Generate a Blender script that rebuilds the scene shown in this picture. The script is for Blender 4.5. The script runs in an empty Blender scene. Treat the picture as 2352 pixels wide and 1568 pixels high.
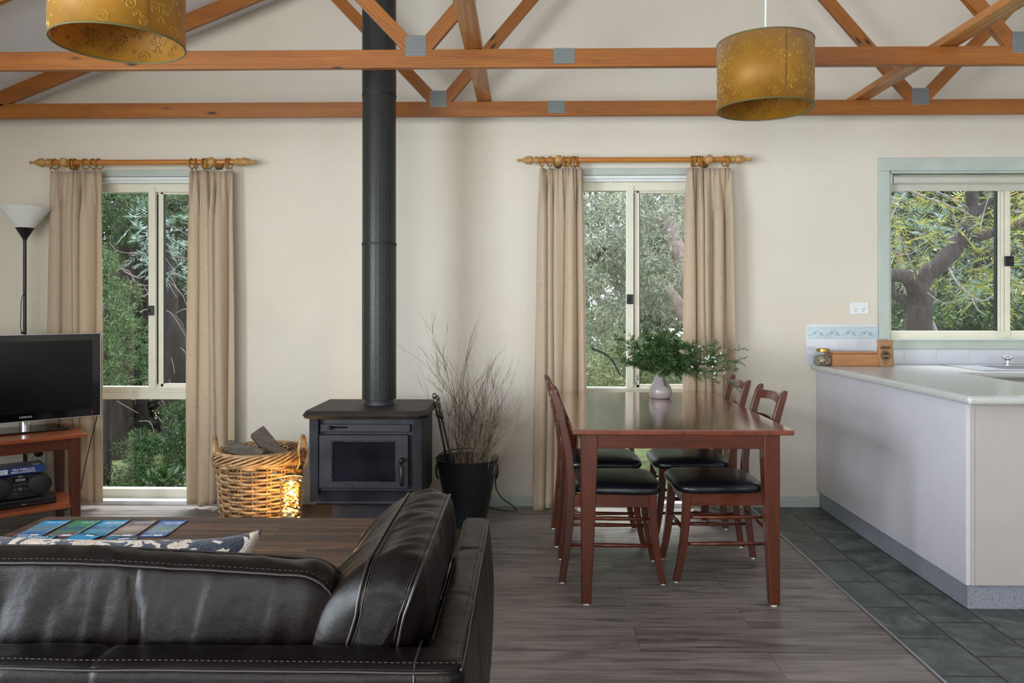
import bpy, bmesh, math, random
import numpy as np
from mathutils import Vector, Matrix, noise as mnoise
R = math.radians
random.seed(7); rng = np.random.default_rng(7)
col = bpy.context.scene.collection
scn = bpy.context.scene

# ---------------------------------------------------------------- camera model (2352 x 1568)
F = 1800.0; CH = 1.263; HU, HV = 1210.0, 703.0
TH = math.atan((HU - 1176.0) / F)
def ray(u, v):
    x = (u - 1176.0) / F
    return Vector((-math.sin(TH) + x*math.cos(TH), math.cos(TH) + x*math.sin(TH), (HV - v) / F))
def at(u, v, Y):
    d = ray(u, v); t = Y / d.y
    return Vector((d.x*t, Y, CH + d.z*t))
def atz(u, v, z):
    d = ray(u, v); t = (z - CH) / d.z
    return Vector((d.x*t, d.y*t, z))
WY = 4.97                                   # back wall

# ---------------------------------------------------------------- object helpers
def tag(o, label=None, cat=None, group=None, kind=None):
    if label: o['label'] = label
    if cat: o['category'] = cat
    if group: o['group'] = group
    if kind: o['kind'] = kind
    return o
def empty(name, loc=(0, 0, 0), label=None, cat=None, group=None, kind=None):
    o = bpy.data.objects.new(name, None); col.objects.link(o); o.location = loc
    o.empty_display_size = 0.05
    return tag(o, label, cat, group, kind)
def children(o): return [c for c in bpy.data.objects if c.parent == o]
def wloc(o):
    l = Vector((0, 0, 0))
    while o is not None: l += o.location; o = o.parent
    return l
def copy_tree(o, parent=None):
    c = o.copy(); col.objects.link(c); c.parent = parent
    for ch in children(o): copy_tree(ch, c)
    return c

class MB:
    def __init__(s): s.v = []; s.f = []
    def add(s, vs, fs):
        n = len(s.v); s.v += [tuple(p) for p in vs]; s.f += [tuple(i + n for i in f) for f in fs]; return s
    def box(s, x0, x1, y0, y1, z0, z1):
        vs = [(x0,y0,z0),(x1,y0,z0),(x1,y1,z0),(x0,y1,z0),(x0,y0,z1),(x1,y0,z1),(x1,y1,z1),(x0,y1,z1)]
        return s.add(vs, [(0,3,2,1),(4,5,6,7),(0,1,5,4),(1,2,6,5),(2,3,7,6),(3,0,4,7)])
    def beam(s, p, q, w, h, up=(0, 0, 1), w2=None, h2=None):   # w across, h along up
        p = Vector(p); q = Vector(q); d = (q - p).normalized(); up = Vector(up)
        a = d.cross(up).normalized(); b = a.cross(d).normalized()
        w2 = w if w2 is None else w2; h2 = h if h2 is None else h2
        vs = []
        for c, ww, hh in ((p, w, h), (q, w2, h2)):
            for sx, sy in ((-1,-1),(1,-1),(1,1),(-1,1)): vs.append(c + a*ww/2*sx + b*hh/2*sy)
        return s.add(vs, [(3,2,1,0),(4,5,6,7),(0,1,5,4),(1,2,6,5),(2,3,7,6),(3,0,4,7)])
    def prism(s, poly, axis, a0, a1):
        n = len(poly); vs = []
        for a in (a0, a1):
            for (p, q) in poly:
                vs.append({'x': (a, p, q), 'y': (p, a, q), 'z': (p, q, a)}[axis])
        fs = [tuple(range(n)), tuple(range(2*n-1, n-1, -1))] + [(i, n+i, n+(i+1) % n, (i+1) % n) for i in range(n)]
        return s.add(vs, fs)
    def frame(s, x0, x1, z0, z1, a0, a1, c0, c1, y0, y1):
        vs = [(x, y, z) for y in (y0, y1) for x, z in ((x0,z0),(x1,z0),(x1,z1),(x0,z1),(a0,c0),(a1,c0),(a1,c1),(a0,c1))]
        fs = []
        for i in range(4):
            j = (i+1) % 4; fs += [(i, j, 4+j, 4+i), (8+j, 8+i, 12+i, 12+j), (j, i, 8+i, 8+j), (4+i, 4+j, 12+j, 12+i)]
        return s.add(vs, fs)
    def tube(s, pts, r, n=8, caps=True, closed=False, flat=1.0):
        pts = [Vector(p) for p in pts]; m = len(pts)
        rs = [r]*m if not hasattr(r, '__len__') else list(r)
        vs = []; prev = None
        for i, p in enumerate(pts):
            if closed: d = pts[(i+1) % m] - pts[(i-1) % m]
            else: d = pts[min(i+1, m-1)] - pts[max(i-1, 0)]
            d = d.normalized() if d.length > 1e-9 else Vector((0,0,1))
            if prev is None:
                a = d.cross(Vector((0,0,1)))
                if a.length < 1e-3: a = d.cross(Vector((1,0,0)))
            else: a = prev - d*prev.dot(d)
            a.normalize(); prev = a; b = d.cross(a)
            for k in range(n):
                t = 2*math.pi*k/n
                vs.append(p + (a*math.cos(t) + b*math.sin(t)*flat)*rs[i])
        fs = []
        for i in range(m if closed else m-1):
            j = (i+1) % m
            for k in range(n): fs.append((i*n+k, i*n+(k+1) % n, j*n+(k+1) % n, j*n+k))
        if caps and not closed: fs += [tuple(range(n-1, -1, -1)), tuple((m-1)*n+k for k in range(n))]
        return s.add(vs, fs)
    def lathe(s, prof, c, n=32, axis='z', caps=True):
        c = Vector(c); vs = []; m = len(prof)
        for (r, h) in prof:
            for k in range(n):
                t = 2*math.pi*k/n; x, y = r*math.cos(t), r*math.sin(t)
                o = {'z': (x, y, h), 'x': (h, x, y), 'y': (x, h, y)}[axis]
                vs.append(c + Vector(o))
        fs = [(i*n+k, i*n+(k+1) % n, (i+1)*n+(k+1) % n, (i+1)*n+k) for i in range(m-1) for k in range(n)]
        if caps: fs += [tuple(range(n-1, -1, -1)), tuple((m-1)*n+k for k in range(n))]
        return s.add(vs, fs)
    def grid(s, nu, nv, fn, cu=False):
        vs = [fn(i/(nu if cu else nu-1), j/(nv-1)) for i in range(nu) for j in range(nv)]
        fs = []
        for i in range(nu if cu else nu-1):
            k = (i+1) % nu
            for j in range(nv-1): fs.append((i*nv+j, k*nv+j, k*nv+j+1, i*nv+j+1))
        return s.add(vs, fs)
    def ball(s, c, r, n=10, m=7):
        c = Vector(c); r = Vector(r) if hasattr(r, '__len__') else Vector((r, r, r))
        vs = [c + Vector((0,0,-r.z))]
        for j in range(1, m):
            ph = -math.pi/2 + math.pi*j/m
            for k in range(n):
                t = 2*math.pi*k/n
                vs.append(c + Vector((r.x*math.cos(ph)*math.cos(t), r.y*math.cos(ph)*math.sin(t), r.z*math.sin(ph))))
        vs.append(c + Vector((0,0,r.z))); N = len(vs) - 1
        fs = [(0, 1+(k+1) % n, 1+k) for k in range(n)]
        for j in range(m-2):
            for k in range(n):
                a = 1+j*n; fs.append((a+k, a+(k+1) % n, a+n+(k+1) % n, a+n+k))
        a = 1+(m-2)*n; fs += [(a+k, a+(k+1) % n, N) for k in range(n)]
        return s.add(vs, fs)
    def rbox(s, x0, x1, y0, y1, z0, z1, r, step=0.03, disp=None):
        lo = Vector((x0,y0,z0)); hi = Vector((x1,y1,z1)); sz = hi - lo
        r = min(r, min(sz)/2*0.999)
        def coords(a, b):
            e = [a + r*(1-math.cos(t*math.pi/8)) *1.0 for t in range(0, 5)]
            n = max(1, int(round((b-a-2*r)/step)))
            mid = [a+r+(b-a-2*r)*k/n for k in range(1, n)] if b-a-2*r > 1e-4 else []
            return e + mid + [a+b-q for q in reversed(e)]
        cs = [coords(lo[i], hi[i]) for i in range(3)]
        for ax in range(3):
            p, q = (ax+1) % 3, (ax+2) % 3
            for side in (0, 1):
                A, B = cs[p], cs[q]; vs = []
                for a in A:
                    for b in B:
                        P = Vector((0,0,0)); P[ax] = hi[ax] if side else lo[ax]; P[p] = a; P[q] = b
                        C = Vector([min(max(P[i], lo[i]+r), hi[i]-r) for i in range(3)])
                        d = (P - C)
                        Nn = d.normalized() if d.length > 1e-9 else Vector((0,0,1))
                        P = C + Nn*r
                        if disp: P = P + Nn*disp(P, Nn)
                        vs.append(P)
                nb = len(B); fs = []
                for i in range(len(A)-1):
                    for j in range(nb-1):
                        f = (i*nb+j, (i+1)*nb+j, (i+1)*nb+j+1, i*nb+j+1)
                        fs.append(f if side else f[::-1])
                s.add(vs, fs)
        return s
    def build(s, name, mat, parent=None, smooth=False, bevel=0, sub=0, solid=0, merge=False, local=False, origin=None, angle=None, seg=2):
        off = wloc(parent) if (parent is not None and not local) else Vector((0,0,0))
        loc = Vector((0,0,0))
        if parent is None:
            if origin is None:
                xs = [p[0] for p in s.v]; ys = [p[1] for p in s.v]; zs = [p[2] for p in s.v]
                origin = ((min(xs)+max(xs))/2, (min(ys)+max(ys))/2, min(zs))
            loc = Vector(origin); off = loc
        me = bpy.data.meshes.new(name)
        me.from_pydata([(p[0]-off.x, p[1]-off.y, p[2]-off.z) for p in s.v], [], s.f)
        bm = bmesh.new(); bm.from_mesh(me)
        if merge: bmesh.ops.remove_doubles(bm, verts=bm.verts, dist=1e-5)
        bmesh.ops.recalc_face_normals(bm, faces=bm.faces)
        bm.to_mesh(me); bm.free()
        if smooth: me.polygons.foreach_set('use_smooth', [True]*len(me.polygons))
        if angle: me.set_sharp_from_angle(angle=R(angle))
        me.materials.append(mat)
        o = bpy.data.objects.new(name, me); col.objects.link(o); o.parent = parent; o.location = loc
        if bevel:
            m = o.modifiers.new('b', 'BEVEL'); m.width = bevel; m.segments = seg; m.limit_method = 'ANGLE'; m.angle_limit = R(40)
        if solid:
            m = o.modifiers.new('s', 'SOLIDIFY'); m.thickness = solid; m.offset = 0
        if sub:
            m = o.modifiers.new('u', 'SUBSURF'); m.levels = sub; m.render_levels = sub
        return o
def text(body, size, origin, xdir, ydir, mat, parent, name='lettering', ext=0.0003, align='CENTER', width=None, shear=0, local=False):
    cu = bpy.data.curves.new('t', 'FONT'); cu.body = body; cu.size = size; cu.align_x = align; cu.align_y = 'CENTER'
    cu.extrude = ext; cu.shear = shear; cu.resolution_u = 3; cu.offset = size*0.012
    ob = bpy.data.objects.new('t', cu); col.objects.link(ob)
    bpy.context.view_layer.update()
    me = bpy.data.meshes.new_from_object(ob.evaluated_get(bpy.context.evaluated_depsgraph_get()))
    bpy.data.objects.remove(ob); bpy.data.curves.remove(cu)
    xd = Vector(xdir).normalized(); yd = Vector(ydir).normalized(); zd = xd.cross(yd)
    xs = [v.co.x for v in me.vertices]
    k = 1.0
    if width and xs: k = width/(max(xs)-min(xs))
    M = Matrix(((xd.x*k, yd.x, zd.x, origin[0]), (xd.y*k, yd.y, zd.y, origin[1]), (xd.z*k, yd.z, zd.z, origin[2]), (0,0,0,1)))
    off = Vector((0,0,0)) if local else wloc(parent)
    me.transform(Matrix.Translation(-off) @ M)
    me.materials.clear(); me.materials.append(mat); me.name = name
    o = bpy.data.objects.new(name, me); col.objects.link(o); o.parent = parent
    return o

# ---------------------------------------------------------------- materials
def lin(c):
    if isinstance(c, str): c = tuple(int(c[i:i+2], 16) for i in (0, 2, 4))
    return tuple(((x/255)/12.92 if x/255 <= .04045 else ((x/255+.055)/1.055)**2.4) for x in c) + (1,)
class NT:
    def __init__(s, name):
        s.m = bpy.data.materials.new(name); s.m.use_nodes = True; s.t = s.m.node_tree; s.t.nodes.clear()
        s.out = s.n('ShaderNodeOutputMaterial')
    def n(s, t, **k):
        nd = s.t.nodes.new(t)
        for a, b in k.items():
            if a == 'i':
                for x, y in b.items(): s.put(nd, x, y)
            else: setattr(nd, a, b)
        return nd
    def put(s, nd, key, val):
        i = nd.inputs[key]
        if isinstance(val, bpy.types.NodeSocket): s.t.links.new(val, i)
        elif isinstance(val, bpy.types.Node): s.t.links.new(val.outputs[0], i)
        else: i.default_value = val
    def coord(s, kind='Object', scale=(1,1,1), rot=(0,0,0), loc=(0,0,0)):
        c = s.n('ShaderNodeTexCoord'); mp = s.n('ShaderNodeMapping')
        s.put(mp, 'Vector', c.outputs[kind]); mp.inputs['Scale'].default_value = scale
        mp.inputs['Rotation'].default_value = rot; mp.inputs['Location'].default_value = loc
        return mp.outputs[0]
    def noise(s, vec, scale=5, detail=4, rough=.5, dist=0): return s.n('ShaderNodeTexNoise', i={'Vector': vec, 'Scale': scale, 'Detail': detail, 'Roughness': rough, 'Distortion': dist}).outputs[0]
    def ramp(s, fac, stops, interp='LINEAR'):
        r = s.n('ShaderNodeValToRGB', i={'Fac': fac}); cr = r.color_ramp; cr.interpolation = interp
        while len(cr.elements) < len(stops): cr.elements.new(.5)
        for e, (p, c) in zip(cr.elements, stops): e.position = p; e.color = lin(c) if isinstance(c, (str,)) or len(c) == 3 else c
        return r.outputs[0]
    def math(s, op, a, b=0.5, c=None, clamp=False):
        nd = s.n('ShaderNodeMath', operation=op, use_clamp=clamp); s.put(nd, 0, a); s.put(nd, 1, b)
        if c is not None: s.put(nd, 2, c)
        return nd.outputs[0]
    def mix(s, fac, a, b, mode='MIX'):
        nd = s.n('ShaderNodeMix', data_type='RGBA', blend_type=mode)
        s.put(nd, 0, fac); s.put(nd, 6, lin(a) if isinstance(a, str) else a); s.put(nd, 7, lin(b) if isinstance(b, str) else b)
        return nd.outputs[2]
    def bump(s, h, strength=.3, dist=.01): return s.n('ShaderNodeBump', i={'Height': h, 'Strength': strength, 'Distance': dist}).outputs[0]
    def bsdf(s, color, rough=.5, metal=0, normal=None, **k):
        b = s.n('ShaderNodeBsdfPrincipled')
        s.put(b, 'Base Color', lin(color) if isinstance(color, str) else color)
        s.put(b, 'Roughness', rough); s.put(b, 'Metallic', metal)
        if normal is not None: s.put(b, 'Normal', normal)
        for a, v in k.items(): s.put(b, a.replace('_', ' '), v)
        s.t.links.new(b.outputs[0], s.out.inputs[0]); return b
def plain(name, color, rough=.5, metal=0, var=.06, scale=8, bump=0, bscale=60, **k):
    t = NT(name); v = t.coord('Object'); n = t.noise(v, scale, 3)
    c = lin(color); lo = tuple(x*(1-var*2) for x in c[:3])+(1,); hi = tuple(min(1, x*(1+var*2)) for x in c[:3])+(1,)
    colr = t.ramp(n, [(.3, lo), (.7, hi)])
    nm = t.bump(t.noise(v, bscale, 3), bump, .002) if bump else None
    t.bsdf(colr, rough, metal, nm, **k); return t.m
def wood(name, dark, mid, light, axis='x', rough=.35, gscale=1.0, knots=False, coat=0, bump=.05, stretch=14, wv=.22):
    t = NT(name)
    sc = {'x': (1, stretch, stretch), 'y': (stretch, 1, stretch), 'z': (stretch, stretch, 1)}[axis]
    sc = tuple(q*gscale for q in sc); v = t.coord('Object', sc)
    big = t.noise(v, .9, 3, .5, .6)
    w = t.n('ShaderNodeTexWave', wave_type='BANDS', bands_direction={'x': 'Z', 'y': 'Z', 'z': 'X'}[axis],
            i={'Vector': v, 'Scale': 2.3, 'Distortion': 26.0, 'Detail': 3.0, 'Detail Scale': .2, 'Detail Roughness': .6}).outputs[1]
    fine = t.noise(t.coord('Object', tuple(q*4 for q in sc)), 2.0, 5, .6)
    f = t.math('ADD', t.math('ADD', t.math('MULTIPLY', w, wv), (.22-wv)/2), t.math('ADD', t.math('MULTIPLY', big, .48), t.math('MULTIPLY', fine, .32)))
    c = t.ramp(f, [(.28, dark), (.5, mid), (.75, light)])
    if knots:
        ks = {'x': (3.4, 7, 11), 'y': (7, 3.4, 11), 'z': (7, 11, 3.4)}[axis]
        vo = t.n('ShaderNodeTexVoronoi', i={'Vector': t.coord('Object', ks, loc=(.3, .2, .1)), 'Scale': 1.0, 'Randomness': 1.0}).outputs[0]
        k1 = t.ramp(vo, [(.05, (1,1,1,1)), (.11, (.25,.25,.25,1)), (.17, (0,0,0,1))])
        c = t.mix(k1, c, '2E1606')
    t.bsdf(c, rough, 0, t.bump(fine, bump, .003), Coat_Weight=coat, Coat_Roughness=.15, Coat_IOR=1.8 if coat == 1.0 else 1.5); return t.m

M = {}
def wallmat(name, c1, c2):
    t = NT(name); v = t.coord('Object'); n = t.noise(v, 1.3, 4, .6)
    c = t.ramp(n, [(.3, c1), (.7, c2)])
    t.bsdf(c, .75, 0, t.bump(t.noise(v, 90, 3), .06, .004)); return t.m
M['wall'] = wallmat('plaster', 'DAD2C2', 'E0DACC')
M['ceil'] = wallmat('ceiling_board', 'DADAE2', 'E2E2EA')
M['sage'] = plain('sage_paint', 'B9C4BB', .4, var=.03)
M['white'] = plain('white_paint', 'E6EAEA', .35, var=.02)
M['cream'] = plain('cream_aluminium', 'E6E2D0', .35, var=.02)
M['gasket'] = plain('gasket', '202226', .6)
M['black'] = plain('black_plastic', '131317', .35)
M['blackgloss'] = plain('gloss_black', '08080A', .08)
M['blackmatt'] = plain('matt_black', '17181C', .6)
M['chrome'] = plain('chrome', 'D8D8DC', .12, 1, var=.01)
M['steel'] = plain('steel', 'B8BAC0', .28, 1, var=.04)
M['pewter'] = plain('pewter', '8A827C', .35, 1, var=.1, scale=60)
M['pine'] = wood('pine', '643608', '925412', 'AA6C20', 'x', .45, 1, True, .1, wv=.13)
M['pine_y'] = wood('pine_long', '80491A', 'A8692C', 'C48C46', 'y', .4, 1, False, .2)
M['pine_z'] = wood('pine_web', '87460F', 'AE6620', 'C98434', 'z', .4, 1, False, .2)
M['rod'] = wood('rod_wood', '9C5A1E', 'B9742C', 'C98A40', 'x', .3, 2, False, .3)
M['ring'] = plain('ring_wood', 'A8772C', .4, var=.15, scale=40)
M['finial'] = plain('finial_wood', 'B58A50', .45, var=.12, scale=60)
M['mahog'] = wood('mahogany', '240D05', '501E08', '6C2E0E', 'x', .28, 1.5, False, .3, .02, wv=.05)
M['mahog_z'] = wood('mahogany_upright', '220C04', '4A1B07', '64290C', 'z', .32, 1.5, False, .15, .02, wv=.05)
M['tvwood'] = wood('cherry', '5A230E', '85401C', 'A25628', 'x', .28, 1.5, False, .3, .02, wv=.06)
M['log'] = wood('weathered_log', '38302A', '5E544A', '80766A', 'x', .9, 3, True, 0, .5)
M['bamboo'] = wood('bamboo', '8F5A2E', 'AE7644', 'C08C58', 'x', .4, 2, False, .1, .02)
M['seat'] = plain('seat_vinyl', '101218', .3, bump=.15, bscale=180)
M['bench_side'] = plain('laminate_white', 'CFCDD4', .45, var=.01)
M['bench_end'] = plain('laminate_end', 'B6AFAA', .5, var=.01)
def speckle(name, base, dark, rough=.35, thr=.62):
    t = NT(name); v = t.coord('Object'); n = t.noise(v, 260, 2, .6); n2 = t.noise(v, 3, 3)
    c = t.mix(t.ramp(n, [(thr, (0,0,0,1)), (thr+.05, (1,1,1,1))]), base, dark)
    c = t.mix(t.math('MULTIPLY', n2, .1), c, '8088A0'); t.bsdf(c, rough); return t.m
M['benchtop'] = speckle('speckled_laminate', 'C8C8C4', '7C7C7A', .22, .60)
M['kick'] = speckle('speckled_kick', '9398A2', '50525A', .4, .58)
M['curtain'] = None
def curtain_mat():
    t = NT('damask_curtain'); v = t.coord('Object')
    n = t.noise(t.coord('Object', (6, 1, 3)), 3.2, 2, .5, 2.6)
    line = t.ramp(n, [(.485, (0,0,0,1)), (.5, (1,1,1,1)), (.515, (0,0,0,1))])
    vo = t.n('ShaderNodeTexVoronoi', feature='F1', i={'Vector': v, 'Scale': 11.0}).outputs[0]
    leaf = t.ramp(t.math('ADD', vo, t.math('MULTIPLY', t.noise(v, 45, 2), .35)), [(.28, (1,1,1,1)), (.33, (0,0,0,1))])
    patt = t.math('MAXIMUM', t.math('MULTIPLY', line, .7), t.math('MULTIPLY', leaf, .35))
    c = t.mix(t.math('MULTIPLY', patt, .65), 'D4C0A4', '9A979C')
    d = t.n('ShaderNodeBsdfPrincipled'); t.put(d, 'Base Color', c); t.put(d, 'Roughness', .6); t.put(d, 'Sheen Weight', .3)
    t.put(d, 'Normal', t.bump(t.noise(v, 400, 2), .05, .002))
    tr = t.n('ShaderNodeBsdfTranslucent'); t.put(tr, 'Color', c)
    ms = t.n('ShaderNodeMixShader'); t.put(ms, 0, .28); t.t.links.new(d.outputs[0], ms.inputs[1]); t.t.links.new(tr.outputs[0], ms.inputs[2])
    t.t.links.new(ms.outputs[0], t.out.inputs[0]); return t.m
M['curtain'] = curtain_mat()
def glass_mat(name, tint=(1,1,1,1), refl=.06):
    t = NT(name); tr = t.n('ShaderNodeBsdfTransparent'); tr.inputs[0].default_value = tint
    g = t.n('ShaderNodeBsdfGlossy'); g.inputs['Roughness'].default_value = .02
    lw = t.n('ShaderNodeLayerWeight'); lw.inputs[0].default_value = .5
    fr = t.math('ADD', t.math('MULTIPLY', t.math('POWER', lw.outputs[1], 4.0), .55), .035)
    ms = t.n('ShaderNodeMixShader'); t.put(ms, 0, fr); t.t.links.new(tr.outputs[0], ms.inputs[1]); t.t.links.new(g.outputs[0], ms.inputs[2])
    t.t.links.new(ms.outputs[0], t.out.inputs[0]); return t.m
M['pane'] = glass_mat('window_glass', (.93,.95,.95,1))
M['glass'] = glass_mat('clear_glass', (.97,.98,.98,1))
def floor_mat():
    t = NT('grey_vinyl_planks'); v = t.coord('Object', (1,1,1), loc=(.37, -4.172+.2165*40, 0))
    b = t.n('ShaderNodeTexBrick', offset=.37, offset_frequency=2, squash=1,
            i={'Vector': v, 'Color1': (0,0,0,1), 'Color2': (1,1,1,1), 'Mortar': (.5,.5,.5,1), 'Scale': 1.0, 'Mortar Size': .0012, 'Mortar Smooth': .1, 'Bias': 0.0, 'Brick Width': 1.25, 'Row Height': .2165})
    rnd = b.outputs[0]; mort = b.outputs[1]
    cb = t.n('ShaderNodeCombineXYZ'); sep = t.n('ShaderNodeSeparateXYZ', i={0: v})
    t.put(cb, 0, t.math('MULTIPLY', sep.outputs[0], 1.6)); t.put(cb, 1, t.math('MULTIPLY', sep.outputs[1], 26)); t.put(cb, 2, t.math('MULTIPLY', rnd, 40))
    g1 = t.noise(cb, 1.6, 6, .62, .7)
    cb2 = t.n('ShaderNodeCombineXYZ'); t.put(cb2, 0, t.math('MULTIPLY', sep.outputs[0], 2.2)); t.put(cb2, 1, t.math('MULTIPLY', sep.outputs[1], 9)); t.put(cb2, 2, t.math('MULTIPLY', rnd, 17))
    g2 = t.noise(cb2, 1.2, 3, .5, 1.2)
    f = t.math('ADD', t.math('MULTIPLY', g1, .55), t.math('ADD', t.math('MULTIPLY', g2, .35), t.math('MULTIPLY', rnd, .10)))
    c = t.ramp(f, [(.36, '4C4540'), (.5, '79716B'), (.64, '958C86')])
    kn = t.ramp(g2, [(.24, (1,1,1,1)), (.33, (0,0,0,1))]); c = t.mix(t.math('MULTIPLY', kn, .6), c, '3A332F')
    c = t.mix(t.math('MULTIPLY', mort, .7), c, '2E2A28')
    t.bsdf(c, t.math('ADD', t.math('MULTIPLY', g1, .15), .3), 0, t.bump(t.math('SUBTRACT', g1, mort), .12, .003)); return t.m
M['floor'] = floor_mat()
def slate_mat():
    t = NT('slate_tiles'); cs = t.n('ShaderNodeTexCoord'); sep = t.n('ShaderNodeSeparateXYZ', i={0: cs.outputs['Object']})
    cb = t.n('ShaderNodeCombineXYZ'); t.put(cb, 0, t.math('ADD', sep.outputs[1], -4.375+.3045*30)); t.put(cb, 1, t.math('ADD', sep.outputs[0], -1.395+.2185*40))
    b = t.n('ShaderNodeTexBrick', offset=.5, offset_frequency=2,
            i={'Vector': cb, 'Color1': (0,0,0,1), 'Color2': (1,1,1,1), 'Mortar': (.5,.5,.5,1), 'Scale': 1.0, 'Mortar Size': .005, 'Mortar Smooth': .1, 'Bias': 0.0, 'Brick Width': .3045, 'Row Height': .2185})
    rnd = b.outputs[0]; mort = b.outputs[1]
    v = t.n('ShaderNodeCombineXYZ'); t.put(v, 0, sep.outputs[0]); t.put(v, 1, sep.outputs[1]); t.put(v, 2, t.math('MULTIPLY', rnd, 9))
    n = t.noise(v, 9, 6, .65, .6); n2 = t.noise(v, 3, 3)
    c = t.ramp(n, [(.36, '2E3532'), (.5, '4E5753'), (.66, '6E766E')])
    c = t.mix(t.math('MULTIPLY', rnd, .5), c, t.mix(n2, '4A505A', '62675A'))
    c = t.mix(mort, c, '2A231E')
    t.bsdf(c, t.math('ADD', t.math('MULTIPLY', n, .25), .33), 0, t.bump(t.math('SUBTRACT', n, t.math('MULTIPLY', mort, 1.5)), .35, .006)); return t.m
M['slate'] = slate_mat()
def hearth_mat():
    t = NT('brown_hearth_tiles'); v = t.coord('Object'); n = t.noise(v, 7, 5, .6)
    t.bsdf(t.ramp(n, [(.3, '3A2A1E'), (.6, '5A4430'), (.8, '6E5640')]), .5, 0, t.bump(n, .3, .005)); return t.m
M['hearth'] = hearth_mat()
def leather_mat():
    t = NT('dark_brown_leather'); v = t.coord('Object')
    vo = t.n('ShaderNodeTexVoronoi', feature='DISTANCE_TO_EDGE', i={'Vector': v, 'Scale': 420.0, 'Randomness': .9}).outputs[0]
    g = t.ramp(vo, [(.0, (0,0,0,1)), (.25, (1,1,1,1))]); n = t.noise(v, 5, 3); n3 = t.noise(v, 24, 3)
    c = t.ramp(n, [(.3, '0A0606'), (.7, '110B0A')])
    nm = t.bump(g, .15, .0010); b2 = t.n('ShaderNodeBump', i={'Height': n3, 'Strength': .2, 'Distance': .010, 'Normal': nm}).outputs[0]
    t.bsdf(c, .31, 0, b2, Specular_IOR_Level=.15); return t.m
M['leather'] = leather_mat()
M['stitch'] = plain('leather_thread', '302926', .6)
M['piping'] = plain('leather_piping', '1E1614', .35)
def rustic_mat():
    t = NT('reclaimed_boards'); v = t.coord('Object', (1,1,1))
    b = t.n('ShaderNodeTexBrick', offset=.4, offset_frequency=2, i={'Vector': v, 'Color1': (0,0,0,1), 'Color2': (1,1,1,1), 'Mortar': (.5,.5,.5,1), 'Scale': 1.0, 'Mortar Size': .0012, 'Bias': 0.0, 'Brick Width': .42, 'Row Height': .027})
    sep = t.n('ShaderNodeSeparateXYZ', i={0: v}); cb = t.n('ShaderNodeCombineXYZ')
    t.put(cb, 0, t.math('MULTIPLY', sep.outputs[0], 7)); t.put(cb, 1, t.math('MULTIPLY', sep.outputs[1], 90)); t.put(cb, 2, t.math('MULTIPLY', b.outputs[0], 30))
    n = t.noise(cb, 1.4, 5, .6, .4)
    f = t.math('ADD', t.math('MULTIPLY', b.outputs[0], .32), t.math('MULTIPLY', n, .72))
    c = t.ramp(f, [(.25, '1E140E'), (.5, '4A3322'), (.68, '6A4A30'), (.85, '8E5228')])
    c = t.mix(b.outputs[1], c, '140E0A')
    t.bsdf(c, .5, 0, t.bump(t.math('SUBTRACT', n, b.outputs[1]), .4, .003)); return t.m
M['rustic'] = rustic_mat()
def ikat_mat():
    t = NT('navy_cream_weave'); n = t.noise(t.coord('Object', (1, 1, .6), rot=(0, .6, .3)), 9, 2.5, .55, 2.2)
    c = t.ramp(n, [(.46, '131B2C'), (.49, '1E2A40'), (.51, 'CDBFB0'), (.62, 'B9A68F')])
    v = t.coord('Object'); t.bsdf(c, .9, 0, t.bump(t.n('ShaderNodeTexVoronoi', i={'Vector': v, 'Scale': 220.0}).outputs[0], .6, .004), Sheen_Weight=.3); return t.m
M['ikat'] = ikat_mat()
def flue_mat():
    t = NT('perforated_black_flue'); c = t.n('ShaderNodeTexCoord'); sep = t.n('ShaderNodeSeparateXYZ', i={0: c.outputs['Object']})
    an = t.math('ARCTAN2', sep.outputs[1], sep.outputs[0]); k = t.math('MULTIPLY', an, 30/(2*math.pi))
    tri = t.math('PINGPONG', k, 1.0)                            # zigzag 0..1 over one column
    fr = t.math('FRACT', t.math('ADD', t.math('DIVIDE', sep.outputs[2], .0115), t.math('MULTIPLY', tri, 1.7)))
    slot = t.ramp(fr, [(.0, (1,1,1,1)), (.34, (1,1,1,1)), (.42, (0,0,0,1)), (.92, (0,0,0,1)), (1.0, (1,1,1,1))])
    edge = t.ramp(t.math('ABSOLUTE', t.math('SUBTRACT', tri, .5)), [(.38, (1,1,1,1)), (.43, (0,0,0,1))])
    mask = t.math('MULTIPLY', slot, edge)
    colr = t.mix(mask, '3A3C38', '060605')
    t.bsdf(colr, t.math('ADD', t.math('MULTIPLY', mask, .4), .32), t.math('SUBTRACT', .35, t.math('MULTIPLY', mask, .35)), t.bump(t.math('SUBTRACT', 1.0, mask), .8, .003)); return t.m
M['flue'] = flue_mat()
M['stove'] = plain('stove_steel', '303036', .5, .3, var=.2, scale=9, bump=.1, bscale=90)
M['stove_top'] = plain('stove_top_steel', '2B2523', .55, .3, var=.25, scale=7)
M['stoveglass'] = plain('sooty_glass', '15151B', .2, 0, var=.4, scale=5)
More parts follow.
